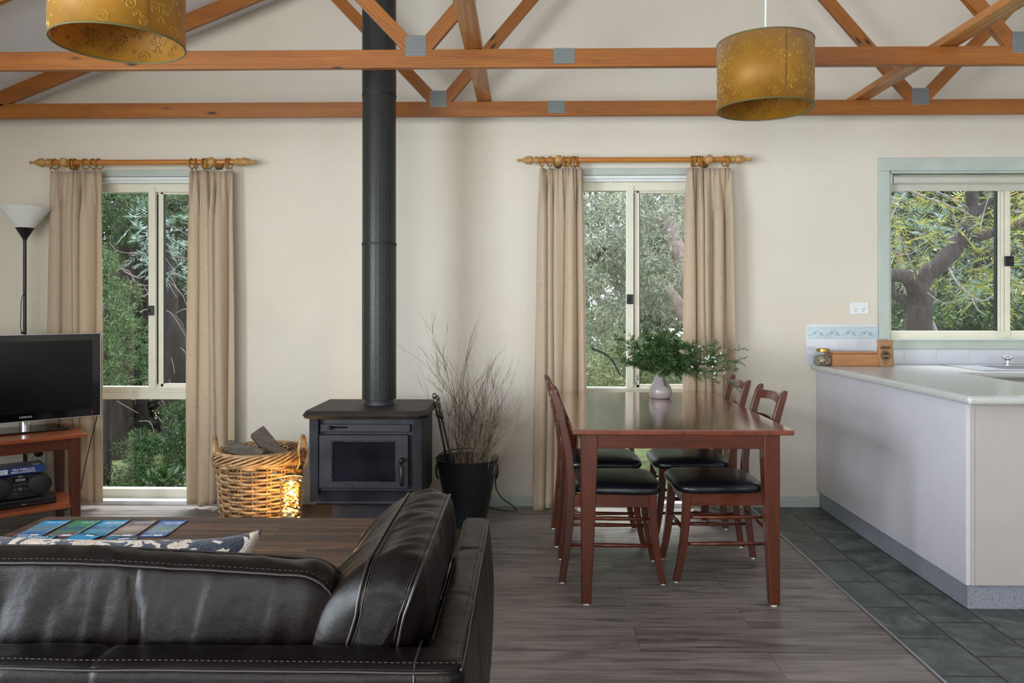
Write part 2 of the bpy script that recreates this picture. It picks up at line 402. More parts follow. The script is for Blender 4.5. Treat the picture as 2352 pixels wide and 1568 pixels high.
def shade_mat():
    t = NT('gold_organza'); v = t.coord('Object'); n = t.noise(v, 6, 3); th = t.noise(t.coord('Object', (1,1,30)), 40, 2)
    c = t.ramp(t.math('ADD', t.math('MULTIPLY', n, .7), t.math('MULTIPLY', th, .3)), [(.3, '8E6210'), (.7, 'B8861C')])
    d = t.n('ShaderNodeBsdfPrincipled'); t.put(d, 'Base Color', c); t.put(d, 'Roughness', .5); t.put(d, 'Metallic', .15); t.put(d, 'Sheen Weight', .3)
    tr = t.n('ShaderNodeBsdfTranslucent'); t.put(tr, 'Color', lin('D89A1C'))
    ms = t.n('ShaderNodeMixShader'); t.put(ms, 0, .38); t.t.links.new(d.outputs[0], ms.inputs[1]); t.t.links.new(tr.outputs[0], ms.inputs[2])
    t.t.links.new(ms.outputs[0], t.out.inputs[0]); return t.m
M['shade'] = shade_mat()
M['thread'] = plain('gold_thread', 'B8963C', .4, .3)
M['thread_in'] = plain('brown_thread', '5A3A0A', .6)
M['seam'] = plain('seam_tape', '6A4A12', .6)
M['shaderim'] = plain('olive_binding', '5E5A34', .6)
M['wicker'] = plain('rattan', 'B8946A', .45, var=.22, scale=22, bump=.2)
M['wicker2'] = plain('rattan_dark', '94704C', .5, var=.25, scale=22, bump=.2)
M['pebble'] = plain('pebble', 'A09684', .5, var=.25, scale=14)
M['opal'] = plain('opal_shade', 'E4E6E2', .35, var=.01)
M['twig'] = plain('dry_twig', '54402E', .8, var=.25, scale=12)
M['twig2'] = plain('dry_grass', '9C8B74', .8, var=.2, scale=12)
M['vase'] = plain('mauve_glaze', 'A79A9C', .16, var=.05, scale=10)
M['sprig'] = None
def leaf_mat(name, cols, rough=.5, trans=.25, spec=.5):
    t = NT(name); g = t.n('ShaderNodeNewGeometry'); n = len(cols)
    c = t.ramp(g.outputs['Random Per Island'], [(i/(n-1), c) for i, c in enumerate(cols)])
    d = t.n('ShaderNodeBsdfPrincipled'); t.put(d, 'Base Color', c); t.put(d, 'Roughness', rough); t.put(d, 'Specular IOR Level', spec)
    tr = t.n('ShaderNodeBsdfTranslucent'); t.put(tr, 'Color', c)
    ms = t.n('ShaderNodeMixShader'); t.put(ms, 0, trans); t.t.links.new(d.outputs[0], ms.inputs[1]); t.t.links.new(tr.outputs[0], ms.inputs[2])
    t.t.links.new(ms.outputs[0], t.out.inputs[0]); return t.m
M['sprig'] = leaf_mat('sprig_leaf', ['2A4424', '446634', '68884A'])
M['sprigstem'] = plain('sprig_stem', '4A5A34', .6)
M['petal'] = plain('petal', 'ECECEA', .5)
def tile_mat(border):
    t = NT('glazed_tile'); v = t.coord('Object'); c = t.ramp(t.noise(v, 4, 2), [(.3, 'CFD3DC'), (.7, 'DCDFE6')])
    t.bsdf(c, .12, 0, t.bump(t.noise(v, 10, 2), .05, .004)); return t.m
M['tile'] = tile_mat(False)
M['grout'] = plain('grout', 'E4E2DC', .7)
M['tileblue'] = plain('tile_blue', 'BFD4DC', .2)
M['tileline'] = plain('tile_line', '8FA6AC', .3)
M['tilepink'] = plain('tile_petal', 'D8C6C0', .3)
M['plate'] = plain('nail_plate', '8A9090', .4, .6)
def plate_mat():
    t = NT('galvanised_nail_plate')
    v = t.coord('Object', rot=(R(90), 0, 0))
    b = t.n('ShaderNodeTexBrick', offset=.5, i={'Vector': v, 'Color1': (0,0,0,1), 'Color2': (0,0,0,1), 'Mortar': (1,1,1,1), 'Scale': 1.0, 'Mortar Size': .0016, 'Brick Width': .0135, 'Row Height': .0062}).outputs[1]
    c = t.mix(b, '2A2620', '98A09E'); t.bsdf(c, .42, t.math('MULTIPLY', b, .5), t.bump(b, .6, .003)); return t.m
M['plate'] = plate_mat()
M['blindw'] = plain('blind_fabric', 'C9C6BA', .6, var=.02)
def bark(name, a, b, sc=(1,1,.25)):
    t = NT(name); n = t.noise(t.coord('Object', sc), 9, 1.5, .5, .6); n5 = t.noise(t.coord('Object', sc), 26, 5, .7, .3)
    t.bsdf(t.ramp(n5, [(.32, a), (.68, b)]), .85, 0, t.bump(t.math('ADD', n, t.math('MULTIPLY', n5, .8)), .9, .035)); return t.m
M['bark'] = bark('dark_bark', '221B1C', '4C4042')
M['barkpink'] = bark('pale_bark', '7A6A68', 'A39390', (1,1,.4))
M['barkdark'] = bark('blackish_bark', '120D0B', '2A201C')  # very dark brown bark, mottled by noise
M['twiglav'] = bark('lavender_twig', '7E747C', 'A89EA8')
def grass_mat():
    t = NT('garden_grass'); n = t.noise(t.coord('Object'), 6, 6, .7); t.bsdf(t.ramp(n, [(.3, '343E22'), (.5, '586434'), (.7, '7E8450')]), .9); return t.m
M['grass'] = grass_mat()
def emit(name, color, s):
    t = NT(name); e = t.n('ShaderNodeEmission'); e.inputs[0].default_value = lin(color); e.inputs[1].default_value = s
    t.t.links.new(e.outputs[0], t.out.inputs[0]); return t.m

# ---------------------------------------------------------------- room shell
XL, XR, YF = -3.46, 5.3, -2.6
AX = .90; TSL = .404
def ceil_z(x): return 2.583 + TSL*((x+3.148) if x < AX else (2*AX - x + 3.148))
def holes_wall(mb, axis, c0, c1, a0, a1, z0, z1, holes):
    xs = sorted({a0, a1} | {h[0] for h in holes} | {h[1] for h in holes}); zs = sorted({z0, z1} | {h[2] for h in holes} | {h[3] for h in holes})
    for i in range(len(xs)-1):
        for j in range(len(zs)-1):
            mx, mz = (xs[i]+xs[i+1])/2, (zs[j]+zs[j+1])/2
            if any(h[0] < mx < h[1] and h[2] < mz < h[3] for h in holes): continue
            if axis == 'y': mb.box(xs[i], xs[i+1], c0, c1, zs[j], zs[j+1])
            else: mb.box(c0, c1, xs[i], xs[i+1], zs[j], zs[j+1])
W1 = (-2.86, -1.93, 0.0, 2.09); W2 = (.20, 1.13, 0.0, 2.09); W3 = (2.272, 3.79, 1.056, 2.11)
mb = MB(); holes_wall(mb, 'y', WY, WY+.14, XL-.14, XR+.14, -.1, 2.3, [W1, W2, W3])
mb.prism([(XL-.14, 2.3), (XR+.14, 2.3), (XR+.14, ceil_z(XR)), (AX, ceil_z(AX)+.02), (XL-.14, ceil_z(XL-.14))], 'y', WY, WY+.14)
tag(mb.build('wall_back', M['wall'], origin=(0, WY, 0)), kind='structure')
DL = (-1.5, 1.25, 0.02, 2.1)
mb = MB(); holes_wall(mb, 'x', XL-.14, XL, YF, WY, -.1, 2.47, [DL])
tag(mb.build('wall_left', M['wall'], origin=(XL, 0, 0)), kind='structure')
mb = MB(); mb.box(XR, XR+.14, YF, WY, -.1, 2.75)
tag(mb.build('wall_right', M['wall'], origin=(XR, 0, 0)), kind='structure')
DF = (-2.9, .3, .5, 2.15); DG = (3.1, 5.0, .5, 2.15)
mb = MB(); holes_wall(mb, 'y', YF-.14, YF, XL-.14, XR+.14, -.1, 2.3, [DF, DG])
mb.prism([(XL-.14, 2.3), (XR+.14, 2.3), (XR+.14, ceil_z(XR)), (AX, ceil_z(AX)+.02), (XL-.14, ceil_z(XL-.14))], 'y', YF-.14, YF)
tag(mb.build('wall_front', M['wall'], origin=(0, YF, 0)), kind='structure')
mb = MB()
for xa, xb in ((XL-.2, AX), (AX, XR+.2)):
    za, zb = ceil_z(xa), ceil_z(xb)
    mb.prism([(xa, za), (xb, zb), (xb, zb+.1), (xa, za+.1)], 'y', YF-.2, WY+.2)
tag(mb.build('ceiling', M['ceil'], origin=(0, 0, 3)), kind='structure')
FX = 1.395
tag(MB().box(XL-.1, FX, YF-.1, WY+.14, -.1, 0).build('floor', M['floor'], origin=(0, 0, 0)), kind='structure')
tag(MB().box(FX+.012, XR+.1, YF-.1, WY, -.1, .002).build('floor_tiles', M['slate'], origin=(0, 0, 0)), kind='structure')
tag(MB().box(FX, FX+.012, YF, WY-.02, -.05, .006).build('trim_1', M['steel'], bevel=.002), kind='structure')
tag(MB().box(-1.5, -.30, 3.86, WY-.015, -.05, .006).build('floor_hearth', M['hearth'], bevel=.002), kind='structure')
bbp = [(0, 0), (-.016, 0), (-.016, .045), (-.010, .052), (-.010, .06), (-.004, .068), (0, .068)]
mb = MB()
for a, b in ((XL, W1[0]-.06), (W1[1]+.06, W2[0]-.06), (W2[1]+.06, 1.835)):
    mb.prism([(WY+p, q) for p, q in bbp], 'x', a, b)
tag(mb.build('baseboard_back', M['sage']), kind='structure')
mb = MB()
for a, b in ((YF, DL[0]-.02), (DL[1]+.02, WY-.02)): mb.prism([(XL-p, q) for p, q in bbp], 'y', a, b)
tag(mb.build('baseboard_left', M['sage']), kind='structure')

# windows
def full_window(n, W, stile_x, latch_z, flip):
    w = empty('window_%d' % n, ((W[0]+W[1])/2, WY, W[2]), kind='structure')
    x0, x1, z0, z1 = W
    mb = MB()
    mb.box(x0-.055, x1+.055, WY-.02, WY, z1, z1+.042)
    for s, xx in ((-1, x0), (1, x1)): mb.box(min(xx, xx+s*.055), max(xx, xx+s*.055), WY-.02, WY, z0, z1)
    mb.build('architrave', M['sage'], w, bevel=.003)
    mb = MB(); mb.box(x0, x1, WY-.01, WY+.06, z1-.022, z1-.002); mb.box(x0, x1, WY+.01, WY+.06, z1-.036, z1-.022)
    for s, xx in ((1, x0), (-1, x1)): mb.box(min(xx, xx+s*.012), max(xx, xx+s*.012), WY-.005, WY+.06, z0, z1-.022)
    mb.box(x0, x1, WY-.03, WY+.06, z0-.02, z0+.025)
    mb.build('jamb_lining', M['white'], w, bevel=.002)
    Y = WY+.06; a, b = x0+.012, x1-.012; zt, zb = z1-.036, z0+.02
    mb = MB()
    mb.box(a, b, Y, Y+.06, zt-.052, zt); mb.box(a, b, Y, Y+.06, zb, zb+.06)
    mb.box(a, a+.035, Y, Y+.06, zb, zt); mb.box(b-.035, b, Y, Y+.06, zb, zt)
    mb.box(a, b, Y-.012, Y+.06, .662, .703); mb.box(a, b, Y, Y+.06, .703, .742)
    mb.box(a, b, Y-.004, Y, .712, .718); mb.box(a, b, Y-.004, Y, .728, .734)
    mb.build('frame', M['cream'], w, bevel=.002)
    s = stile_x; up, lo = zt-.052, .742
    m2 = MB().box(s-.022, s+.022, Y-.01, Y+.03, lo-.02, up+.03); m2.build('fixed_stile', M['cream'], w, bevel=.002)
    e = .03*flip
    sh = MB().box(min(s+e, s+e*2.1), max(s+e, s+e*2.1), Y+.02, Y+.05, lo, up)
    sa, sb = (s+e*1.5, b-.035) if flip > 0 else (a+.035, s+e*1.5)
    sh.box(min(sa, sb), max(sa, sb), Y+.02, Y+.05, up-.012, up); sh.box(min(sa, sb), max(sa, sb), Y+.02, Y+.05, lo, lo+.018)
    sash = sh.build('sash', M['cream'], w, bevel=.0015)
    g = MB().box(min(s+e*.72, s+e), max(s+e*.72, s+e), Y+.018, Y+.04, lo+.018, up-.012)
    g.box(min(s+e*2.1, s+e*2.25), max(s+e*2.1, s+e*2.25), Y+.022, Y+.045, lo+.018, up-.012)
    g.build('gasket', M['gasket'], sash)
    MB().box(s-.024, s+.018, Y-.022, Y-.008, latch_z-.031, latch_z+.031).ball((s-.012, Y-.024, latch_z), .009).build('latch', M['black'], w, bevel=.003)
    MB().box(a+.03, b-.03, Y+.034, Y+.038, lo, up).build('upper_pane', M['pane'], w)
    MB().box(a+.03, b-.03, Y+.034, Y+.038, zb+.058, .664).build('lower_pane', M['pane'], w)
full_window(1, W1, at(350, 700, WY+.06).x, at(351, 713, WY+.04).z, 1)
full_window(2, W2, at(1447, 700, WY+.06).x, at(1444, 687, WY+.04).z, 1)
w = empty('window_3', ((W3[0]+W3[1])/2, WY, W3[2]), kind='structure')
x0, x1, z0, z1 = W3
mb = MB(); mb.box(x0-.066, x1+.066, WY-.022, WY, z1, z1+.082); mb.box(x0-.066, x0, WY-.022, WY, z0, z1); mb.box(x1, x1+.066, WY-.022, WY, z0, z1)
mb.box(x0-.02, x1+.066, WY-.022, WY, z0-.062, z0-.01)
mb.build('architrave', M['sage'], w, bevel=.004)
mb = MB(); mb.box(x0-.02, x1+.02, WY-.035, WY+.03, z0-.012, z0+.004)
mb.box(x0, x0+.014, WY-.012, WY+.06, z0, z1); mb.box(x1-.014, x1, WY-.012, WY+.06, z0, z1); mb.box(x0, x1, WY-.012, WY+.06, z1-.014, z1)
mb.build('jamb_lining', M['sage'], w, bevel=.003)
Y = WY+.06; a, b = x0+.014, x1-.014
mb = MB(); mb.box(a, b, Y, Y+.05, z0, z0+.05); mb.box(a, b, Y, Y+.05, z1-.06, z1-.014); mb.box(a, a+.018, Y+.01, Y+.05, z0, z1); mb.box(b-.018, b, Y+.01, Y+.05, z0, z1)
mb.build('frame', M['cream'], w, bevel=.002)
sx = at(2310, 600, Y).x
mb = MB(); mb.box(sx-.006, sx+.022, Y-.012, Y+.03, z0+.02, z1-.03); mb.build('fixed_stile', M['cream'], w, bevel=.002)
sash = MB().box(sx-.045, sx-.03, Y+.006, Y+.04, z0+.05, z1-.05).box(sx-.028, sx-.01, Y+.0, Y+.04, z0+.05, z1-.05).build('sash', M['cream'], w, bevel=.002)
MB().box(sx-.052, sx-.045, Y+.012, Y+.04, z0+.05, z1-.05).box(sx+.022, sx+.027, Y+.005, Y+.03, z0+.05, z1-.05).build('gasket', M['gasket'], sash)
lz = at(2312, 600, Y).z
MB().box(sx-.016, sx+.036, Y-.028, Y-.01, lz-.032, lz+.032).ball((sx+.006, Y-.03, lz), .009).build('latch', M['black'], w, bevel=.003)
MB().box(a+.01, b-.01, Y+.026, Y+.03, z0+.05, z1-.05).build('pane', M['pane'], w)
rb = empty('roller_blind', (3.0, WY+.03, 2.0), 'cream roller blind rolled up at the head of the kitchen window', 'blind')
bz = at(2100, 413, WY+.02).z
MB().lathe([(.026, x0+.035), (.026, x1-.035)], (0, WY+.022, bz), 24, 'x').build('roll', M['blindw'], rb, smooth=True, angle=40)
MB().box(x0+.03, x1-.03, WY+.040, WY+.043, bz-.062, bz).box(x0+.03, x1-.03, WY+.034, WY+.049, bz-.068, bz-.054).build('hem_bar', M['blindw'], rb, bevel=.002)
MB().box(x0+.018, x0+.03, WY+.0, WY+.045, bz-.03, bz+.035).build('bracket', M['steel'], rb, bevel=.003)

# off-camera glazed openings that the daylight comes through (left and behind the camera)
d = empty('door_1', (XL, -.1, 0), kind='structure')
mb = MB()
for yy in (DL[0], (DL[0]+DL[1])/2-.03, DL[1]-.06): mb.box(XL-.1, XL-.05, yy, yy+.06, 0.02, 2.1)
mb.box(XL-.1, XL-.05, DL[0], DL[1], 2.04, 2.1); mb.box(XL-.1, XL-.05, DL[0], DL[1], .02, .08); mb.build('frame', M['cream'], d, bevel=.003)
MB().box(XL-.078, XL-.072, DL[0], DL[1], .08, 2.04).build('pane', M['pane'], d)
for n_, D_ in ((4, DF), (5, DG)):
    w = empty('window_%d' % n_, (D_[0], YF, .5), kind='structure')
    mb = MB()
    for xx in (D_[0], (D_[0]+D_[1])/2-.03, D_[1]-.06): mb.box(xx, xx+.06, YF-.1, YF-.05, D_[2], D_[3])
    mb.box(D_[0], D_[1], YF-.1, YF-.05, D_[2], D_[2]+.06); mb.box(D_[0], D_[1], YF-.1, YF-.05, D_[3]-.06, D_[3]); mb.build('frame', M['cream'], w, bevel=.003)
    MB().box(D_[0], D_[1], YF-.078, YF-.072, D_[2]+.05, D_[3]-.05).build('pane', M['pane'], w)

# ---------------------------------------------------------------- roof trusses
def truss(Y, label):
    T = .035; t = empty('roof_truss', (AX, Y, 2.4), label, 'roof truss', 'pine roof trusses')
    MB().box(XL-.02, XR+.02, Y, Y+T, 2.4, 2.488).build('bottom_chord', M['pine'], t, bevel=.003)
    h = .092/math.cos(math.atan(TSL)); zl = lambda x: 2.478 + TSL*(x+3.148)
    zr = lambda x: zl(2*AX - x)
    MB().prism([(XL-.02, zl(XL)-.0), (AX, zl(AX)), (AX, zl(AX)+h), (XL-.02, zl(XL)+h)], 'y', Y, Y+T).build('top_chord', M['pine'], t, bevel=.003)
    MB().prism([(XR+.02, zr(XR)), (AX, zr(AX)), (AX, zr(AX)+h), (XR+.02, zr(XR)+h)], 'y', Y, Y+T).build('top_chord', M['pine'], t, bevel=.003)
    yc = Y+T/2; vl, vr = -.53, 2*AX+.53
    ends = [((vl-.02, 2.49), (-1.26, zl(-1.26))), ((vl+.035, 2.49), (AX-.03, zl(AX)-.03)), ((vr+.02, 2.49), (2*AX+1.26, zl(-1.26))), ((vr-.035, 2.49), (AX+.03, zl(AX)-.03))]
    for p, q in ends:
        dx, dz = q[0]-p[0], q[1]-p[1]; ln_ = math.hypot(dx, dz)
        o = MB().box(-ln_/2, ln_/2, -T/2+.0005, T/2-.0005, -.034, .034).build('web', M['pine'], t, bevel=.002, local=True)
        o.location = Vector(((p[0]+q[0])/2, yc, (p[1]+q[1])/2)) - t.location; o.rotation_euler = (0, -math.atan2(dz, dx), 0)
    for (x, z, w_, h_) in ((vl, 2.504, .098, .098), (vr, 2.504, .098, .098), (.177, 2.452, .1, .075), (-1.26, zl(-1.26)+.02, .1, .1), (2*AX+1.26, zl(-1.26)+.02, .1, .1)):
        o = MB().box(x-w_/2, x+w_/2, Y-.0015, Y-.0002, z-h_/2, z+h_/2).build('nail_plate', M['plate'], t)
    return t
truss(3.728, 'nearer pine roof truss crossing behind both gold pendant shades')
truss(4.683, 'farther pine roof truss running close to the back wall')
tag(MB().box(-.298, -.212, -1.5, WY-.001, 2.489, 2.524).build('roof_tie', M['pine_y'], bevel=.003), 'flat pine board laid over the trusses just right of the black flue', 'beam')
tag(MB().box(1.945, 2.035, -1.5, WY-.001, 2.489, 2.524).build('roof_tie', M['pine_y'], bevel=.003), 'flat pine board laid over the trusses above the kitchen window', 'beam')

# ---------------------------------------------------------------- pendants
def spiral(cx, cy, r, turns, a0, hand=1, n=26):
    return [(cx + r*(1-k/n*.86)*math.cos(a0+hand*turns*2*math.pi*k/n), cy + r*(1-k/n*.86)*math.sin(a0+hand*turns*2*math.pi*k/n)) for k in range(n+1)]
def vine_paths():
    P = []
    for q0 in (): P.append([(.018*math.sin(t*6.28), -.02+.30*t) for t in [q0+k/60 for k in range(15)]])
    for k, (tt, s) in enumerate(((.08, 1), (.25, -1), (.42, 1), (.58, -1), (.75, 1), (.9, -1))):
        bx, by = .018*math.sin(tt*6.28), -.02+.30*tt; r = .022 if k % 2 == 0 else .015
        cx, cy = bx+s*(r+.004), by+.012
        P.append(spiral(cx, cy, r, 1.6, math.pi if s > 0 else 0, -s))
        P.append(spiral(cx+s*(r+.008), cy+.02, .008, 1.2, -math.pi/2, s, 12))
        P.append([(cx+s*r*.7, cy-r*.7), (cx+s*(r+.006), cy-.02), (cx+s*(r+.008), cy-.03)])
        P.append(spiral(cx+s*(r+.012), cy-.032, .006, 1.1, 0, s, 10))
    return P
def pendant(x, y, label, rot=0):
    Rr, z0, z1 = .2, 2.111, 2.395; t = empty('pendant_lamp', (x, y, z0), label, 'pendant lamp', 'gold drum pendant lamps')
    MB().lathe([(Rr, z0), (Rr, z1)], (x, y, 0), 96, caps=False).build('lamp_shade', M['shade'], t, smooth=True, solid=.0016)
    for zz in (z0, z1):
        MB().tube([(x+Rr*math.cos(a), y+Rr*math.sin(a), zz) for a in [k*math.pi/48 for k in range(96)]], .0032, 6, closed=True).build('rim', M['shaderim'], t, smooth=True)
    sd = MB(); a = math.atan2(-y, -x) + .42
    pts = [(x+(Rr+.0015)*math.cos(a+q), y+(Rr+.0015)*math.sin(a+q), zz) for zz in (z0, z1) for q in (-.022, .022)]
    sd.add(pts, [(0, 1, 3, 2)]); sd.build('seam', M['seam'], t)
    eo, ei = MB(), MB(); nv = 17
    for k in range(nv):
        a0 = 2*math.pi*k/nv+rot; dz = .05*(k % 3)-.05
        for p in vine_paths():
            q = [(px, z0+.004+(pz+dz)) for px, pz in p]; seg = []
            for px, pz in q + [(0, -9)]:
                if z0+.006 < pz < z1-.006: seg.append((px, pz))
                else:
                    if len(seg) > 2:
                        for rr, m_, rad in ((Rr+.001, eo, .0007), (Rr-.0014, ei, .0007)):
                            m_.tube([(x+rr*math.cos(a0+px/Rr), y+rr*math.sin(a0+px/Rr), pz) for px, pz in seg], rad, 4, caps=False)
                    seg = []
    eo.build('embroidery', M['thread'], t); o = ei.build('embroidery', M['thread_in'], t)
    zc = ceil_z(x)
    MB().tube([(x, y, z1-.06), (x+.004, y, z1+.2), (x, y, zc)], .004, 8).build('cord', M['white'], t, smooth=True)
    MB().lathe([(.045, zc-.03), (.05, zc-.01), (.05, zc+.03)], (x, y, 0), 24).build('ceiling_rose', M['white'], t, smooth=True, angle=40)
    fr = MB().lathe([(.018, z1-.1), (.02, z1-.04), (.02, z1-.02)], (x, y, 0), 16)
    for k in range(3): fr.tube([(x, y, z1-.03), (x+Rr*math.cos(k*2.09+.4), y+Rr*math.sin(k*2.09+.4), z1-.002)], .0018, 6)
    fr.build('lamp_holder', M['white'], t, smooth=True, angle=40)
pendant(-1.321, 2.513, 'gold embroidered drum pendant shade cut by the top left of the photo')
pendant(1.027, 3.40, 'gold embroidered drum pendant shade hanging by its white cord above the dining table', .2)

# ---------------------------------------------------------------- curtains and rods
RODY, = (WY-.105,)
def rod(u0, u1, v, brk, label):
    p = at(u0, v, RODY); q = at(u1, v, RODY); z = (p.z+q.z)/2; x0, x1 = p.x, q.x; fl = .14
    t = empty('curtain_rod', ((x0+x1)/2, RODY, z), label, 'curtain rod', 'wooden curtain rods')
    MB().lathe([(.0165, x0+fl*.9), (.0165, x1-fl*.9)], (0, RODY, z), 24, 'x').build('pole', M['rod'], t, smooth=True, angle=40)
    prof = [(.002, 0), (.009, .004), (.0105, .012), (.008, .02), (.007, .028), (.012, .04), (.021, .055), (.026, .068), (.024, .078), (.028, .084), (.024, .09), (.019, .1), (.015, .106), (.022, .112), (.025, .12), (.022, .128), (.018, .134), (.018, .142)]
    MB().lathe([(r, x0+h) for r, h in prof], (0, RODY, z), 24, 'x').build('finial', M['finial'], t, smooth=True)
    MB().lathe([(r, x1-h) for r, h in prof], (0, RODY, z), 24, 'x').build('finial', M['finial'], t, smooth=True)
    for ub in brk:
        bx = at(ub, v, RODY).x
        MB().lathe([(.026, -.03), (.027, 0), (.02, .03), (.017, .05), (.02, .09), (.03, .104)], (bx, RODY, z-.004), 20, 'y').ball((bx, RODY-.03, z), (.026, .012, .026)).build('bracket', M['finial'], t, smooth=True)
    return z
def curtain(name, u0, u1, b0, b1, ztop, zrod, zbot, rings, pleats, seed, label):
    rs = random.Random(seed)
    xa, xb = at(u0, 390, RODY).x, at(u1, 390, RODY).x; ya, yb = at(b0, 1150, RODY+.01).x, at(b1, 1150, RODY+.01).x
    t = empty(name, ((xa+xb)/2, RODY, zbot), label, 'curtain', 'beige damask curtains')
    ps = [(at(u, 390, RODY).x-xa)/(xb-xa) for u in pleats]; nfold = 4.6
    ph = rs.random()*6; aa = [rs.uniform(.6, 1.2) for _ in range(12)]; pp = [rs.uniform(-.6, .6) for _ in range(12)]
    def fn(s, v):
        z = zbot + (ztop-zbot)*v
        top = max(0, (v-.86)/.14)**.8
        sw = s + .035*math.sin(s*9+ph) + .028*math.sin(s*17+ph*2.3) + .012*math.sin(v*2.2+s*7+ph)
        w = sw*nfold*2*math.pi + ph
        k = int(s*nfold) % 12; f = math.sin(w); f = math.copysign(abs(f)**.75, f)*(.72+.38*math.sin(8*s+ph*2))
        yoff = .047*f*(1-top*.75)
        yoff += .008*math.sin(7*s*6.28+v*3+ph)*(1-v)
        pin = sum(math.exp(-((s-p)/.018)**2) for p in ps)
        yoff -= .020*min(pin, 1)*top
        yoff += .006*math.sin(s*60)*top
        wob = .008*math.sin(v*5+s*9+ph)*(1-v)
        x = (ya+(yb-ya)*s)*(1-v) + (xa+(xb-xa)*s)*v + .014*math.cos(w)*(1-top) + wob
        if s < .001 or s > .999: yoff *= .6
        dz = -.012*max(0, 1-min(abs(s-p) for p in ps)*6)*0 - (.01*(1-math.exp(-min(abs(s-p) for p in ps)*12)))*v
        return (x, RODY+.012+yoff, z+dz+.01*math.sin(s*11+ph)*(1-v)**6)
    MB().grid(190, 46, fn).build('drape', M['curtain'], t, smooth=True, solid=.002)
    for u in rings:
        x = at(u, 372, RODY).x; tl = rs.uniform(-.5, .5); rr = .031
        MB().tube([(x+rr*math.cos(a)*math.sin(tl), RODY+rr*math.cos(a)*math.cos(tl), zrod-.010+rr*math.sin(a)) for a in [k*math.pi/12 for k in range(24)]], .0045, 8, closed=True).build('curtain_ring', M['ring'], t, smooth=True)
        MB().tube([(x, RODY, zrod-.042), (x, RODY+.004, zrod-.056)], .0015, 5).build('hook', M['steel'], t)
z = rod(67, 590, 372.5, (151, 489), 'wooden curtain rod with turned finials over the left window')
zt = at(300, 391, RODY).z
curtain('curtain', 111, 232, 106, 236, zt, z, .035, (116, 126, 163, 173, 196, 214, 227), (118, 130, 165, 175, 196, 214, 228), 3, 'beige patterned curtain behind the television, left side of the left window')
curtain('curtain', 432, 533, 428, 541, zt, z, .02, (440, 450, 469, 474, 480, 521, 528), (441, 451, 468, 474, 481, 522, 529), 8, 'beige patterned curtain between the left window and the firewood basket')
z = rod(1187, 1727, 367, (1283, 1627), 'wooden curtain rod with turned finials over the window behind the dining table')
zt = at(1450, 384, RODY).z
curtain('curtain', 1240, 1340, 1230, 1345, zt, z, .012, (1245, 1263, 1297, 1304, 1314, 1320, 1326), (1245, 1262, 1297, 1304, 1314, 1320, 1327), 5, 'beige patterned curtain on the left of the dining window, behind left chairs')
curtain('curtain', 1578, 1680, 1574, 1688, zt, z, .02, (1589, 1594, 1600, 1607, 1613, 1665, 1672), (1589, 1595, 1601, 1607, 1613, 1665, 1672), 12, 'beige patterned curtain on the right of the dining window, behind right chairs')

# ---------------------------------------------------------------- wood stove and flue
SX, SXR, SF, SBk, ST = at(710, 1000, 4.04).x, at(968, 1000, 4.04).x, 4.04, 4.50, .72
cx = (SX+SXR)/2
t = empty('wood_stove', (cx, 4.27, 0), 'dark steel wood-burning stove with glass door on a pedestal', 'stove')
mb = MB()
prof = [(4.0, .688), (4.02, .72), (4.53, .72), (4.53, .70), (4.05, .683)]
xo, xi = .335, .335
TP = [(-.325, 4.035), (-.305, 4.008), (.285, 4.008), (.325, 4.06), (.325, 4.53), (-.325, 4.53)]
vs = [(cx+x*.955, y+.018, .722) for x, y in TP] + [(cx+x*1.0, y, .70) for x, y in TP] + [(cx+x*.97, y+.01, .682) for x, y in TP]
n = 6; fs = [tuple(range(n)), tuple(range(3*n-1, 2*n-1, -1))] + [(k*n+i, k*n+(i+1) % n, (k+1)*n+(i+1) % n, (k+1)*n+i) for k in (0, 1) for i in range(n)]
mb.add(vs, fs).build('top_plate', M['stove_top'], t, bevel=.002)
hw = (SXR-SX)/2
mb = MB(); mb.prism([(cx-hw, 4.04), (cx-hw+.045, 4.05), (cx-hw+.045, 4.5), (cx-hw, 4.5)], 'z', .25, .684); mb.build('side_panel', M['stove'], t, bevel=.003)
mb = MB(); mb.prism([(cx+hw-.045, 4.04), (cx+hw, 4.06), (cx+hw, 4.5), (cx+hw-.045, 4.5)], 'z', .25, .684); mb.build('side_panel', M['stove'], t, bevel=.003)
MB().box(cx-hw+.03, cx+hw-.03, 4.085, 4.49, .285, .683).build('firebox', M['stove'], t, bevel=.003)
vp = MB().box(at(735, 0, 4.06).x, at(942, 0, 4.06).x, 4.062, 4.085, at(0, 990, 4.06).z, at(0, 972, 4.06).z).build('vent_panel', M['stove'], t, bevel=.004)
sl = at(765, 981, 4.06); MB().box(sl.x-.01, sl.x+.075, 4.0605, 4.063, sl.z-.004, sl.z+.004).build('slot', M['blackgloss'], vp)
MB().tube([(sl.x-.012, 4.062, sl.z), (sl.x-.012, 4.04, sl.z)], .009, 12).ball((sl.x-.012, 4.037, sl.z), .011).build('slider_knob', M['blackmatt'], vp, smooth=True)
dx0, dx1, dz0, dz1 = at(733, 0, 4.05).x, at(938, 0, 4.05).x, at(0, 1117, 4.05).z, at(0, 996, 4.05).z
gx0, gx1, gz0, gz1 = at(762, 0, 4.045).x, at(909, 0, 4.045).x, at(0, 1104, 4.045).z, at(0, 1010, 4.045).z
mb = MB().frame(dx0, dx1, dz0, dz1, gx0, gx1, gz0, gz1, 4.045, 4.08)
dr = mb.build('door', M['stove'], t, bevel=.004)
MB().box(gx0, gx1, 4.052, 4.056, gz0, gz1).build('glass', M['stoveglass'], dr)
e = .003; mb = MB()
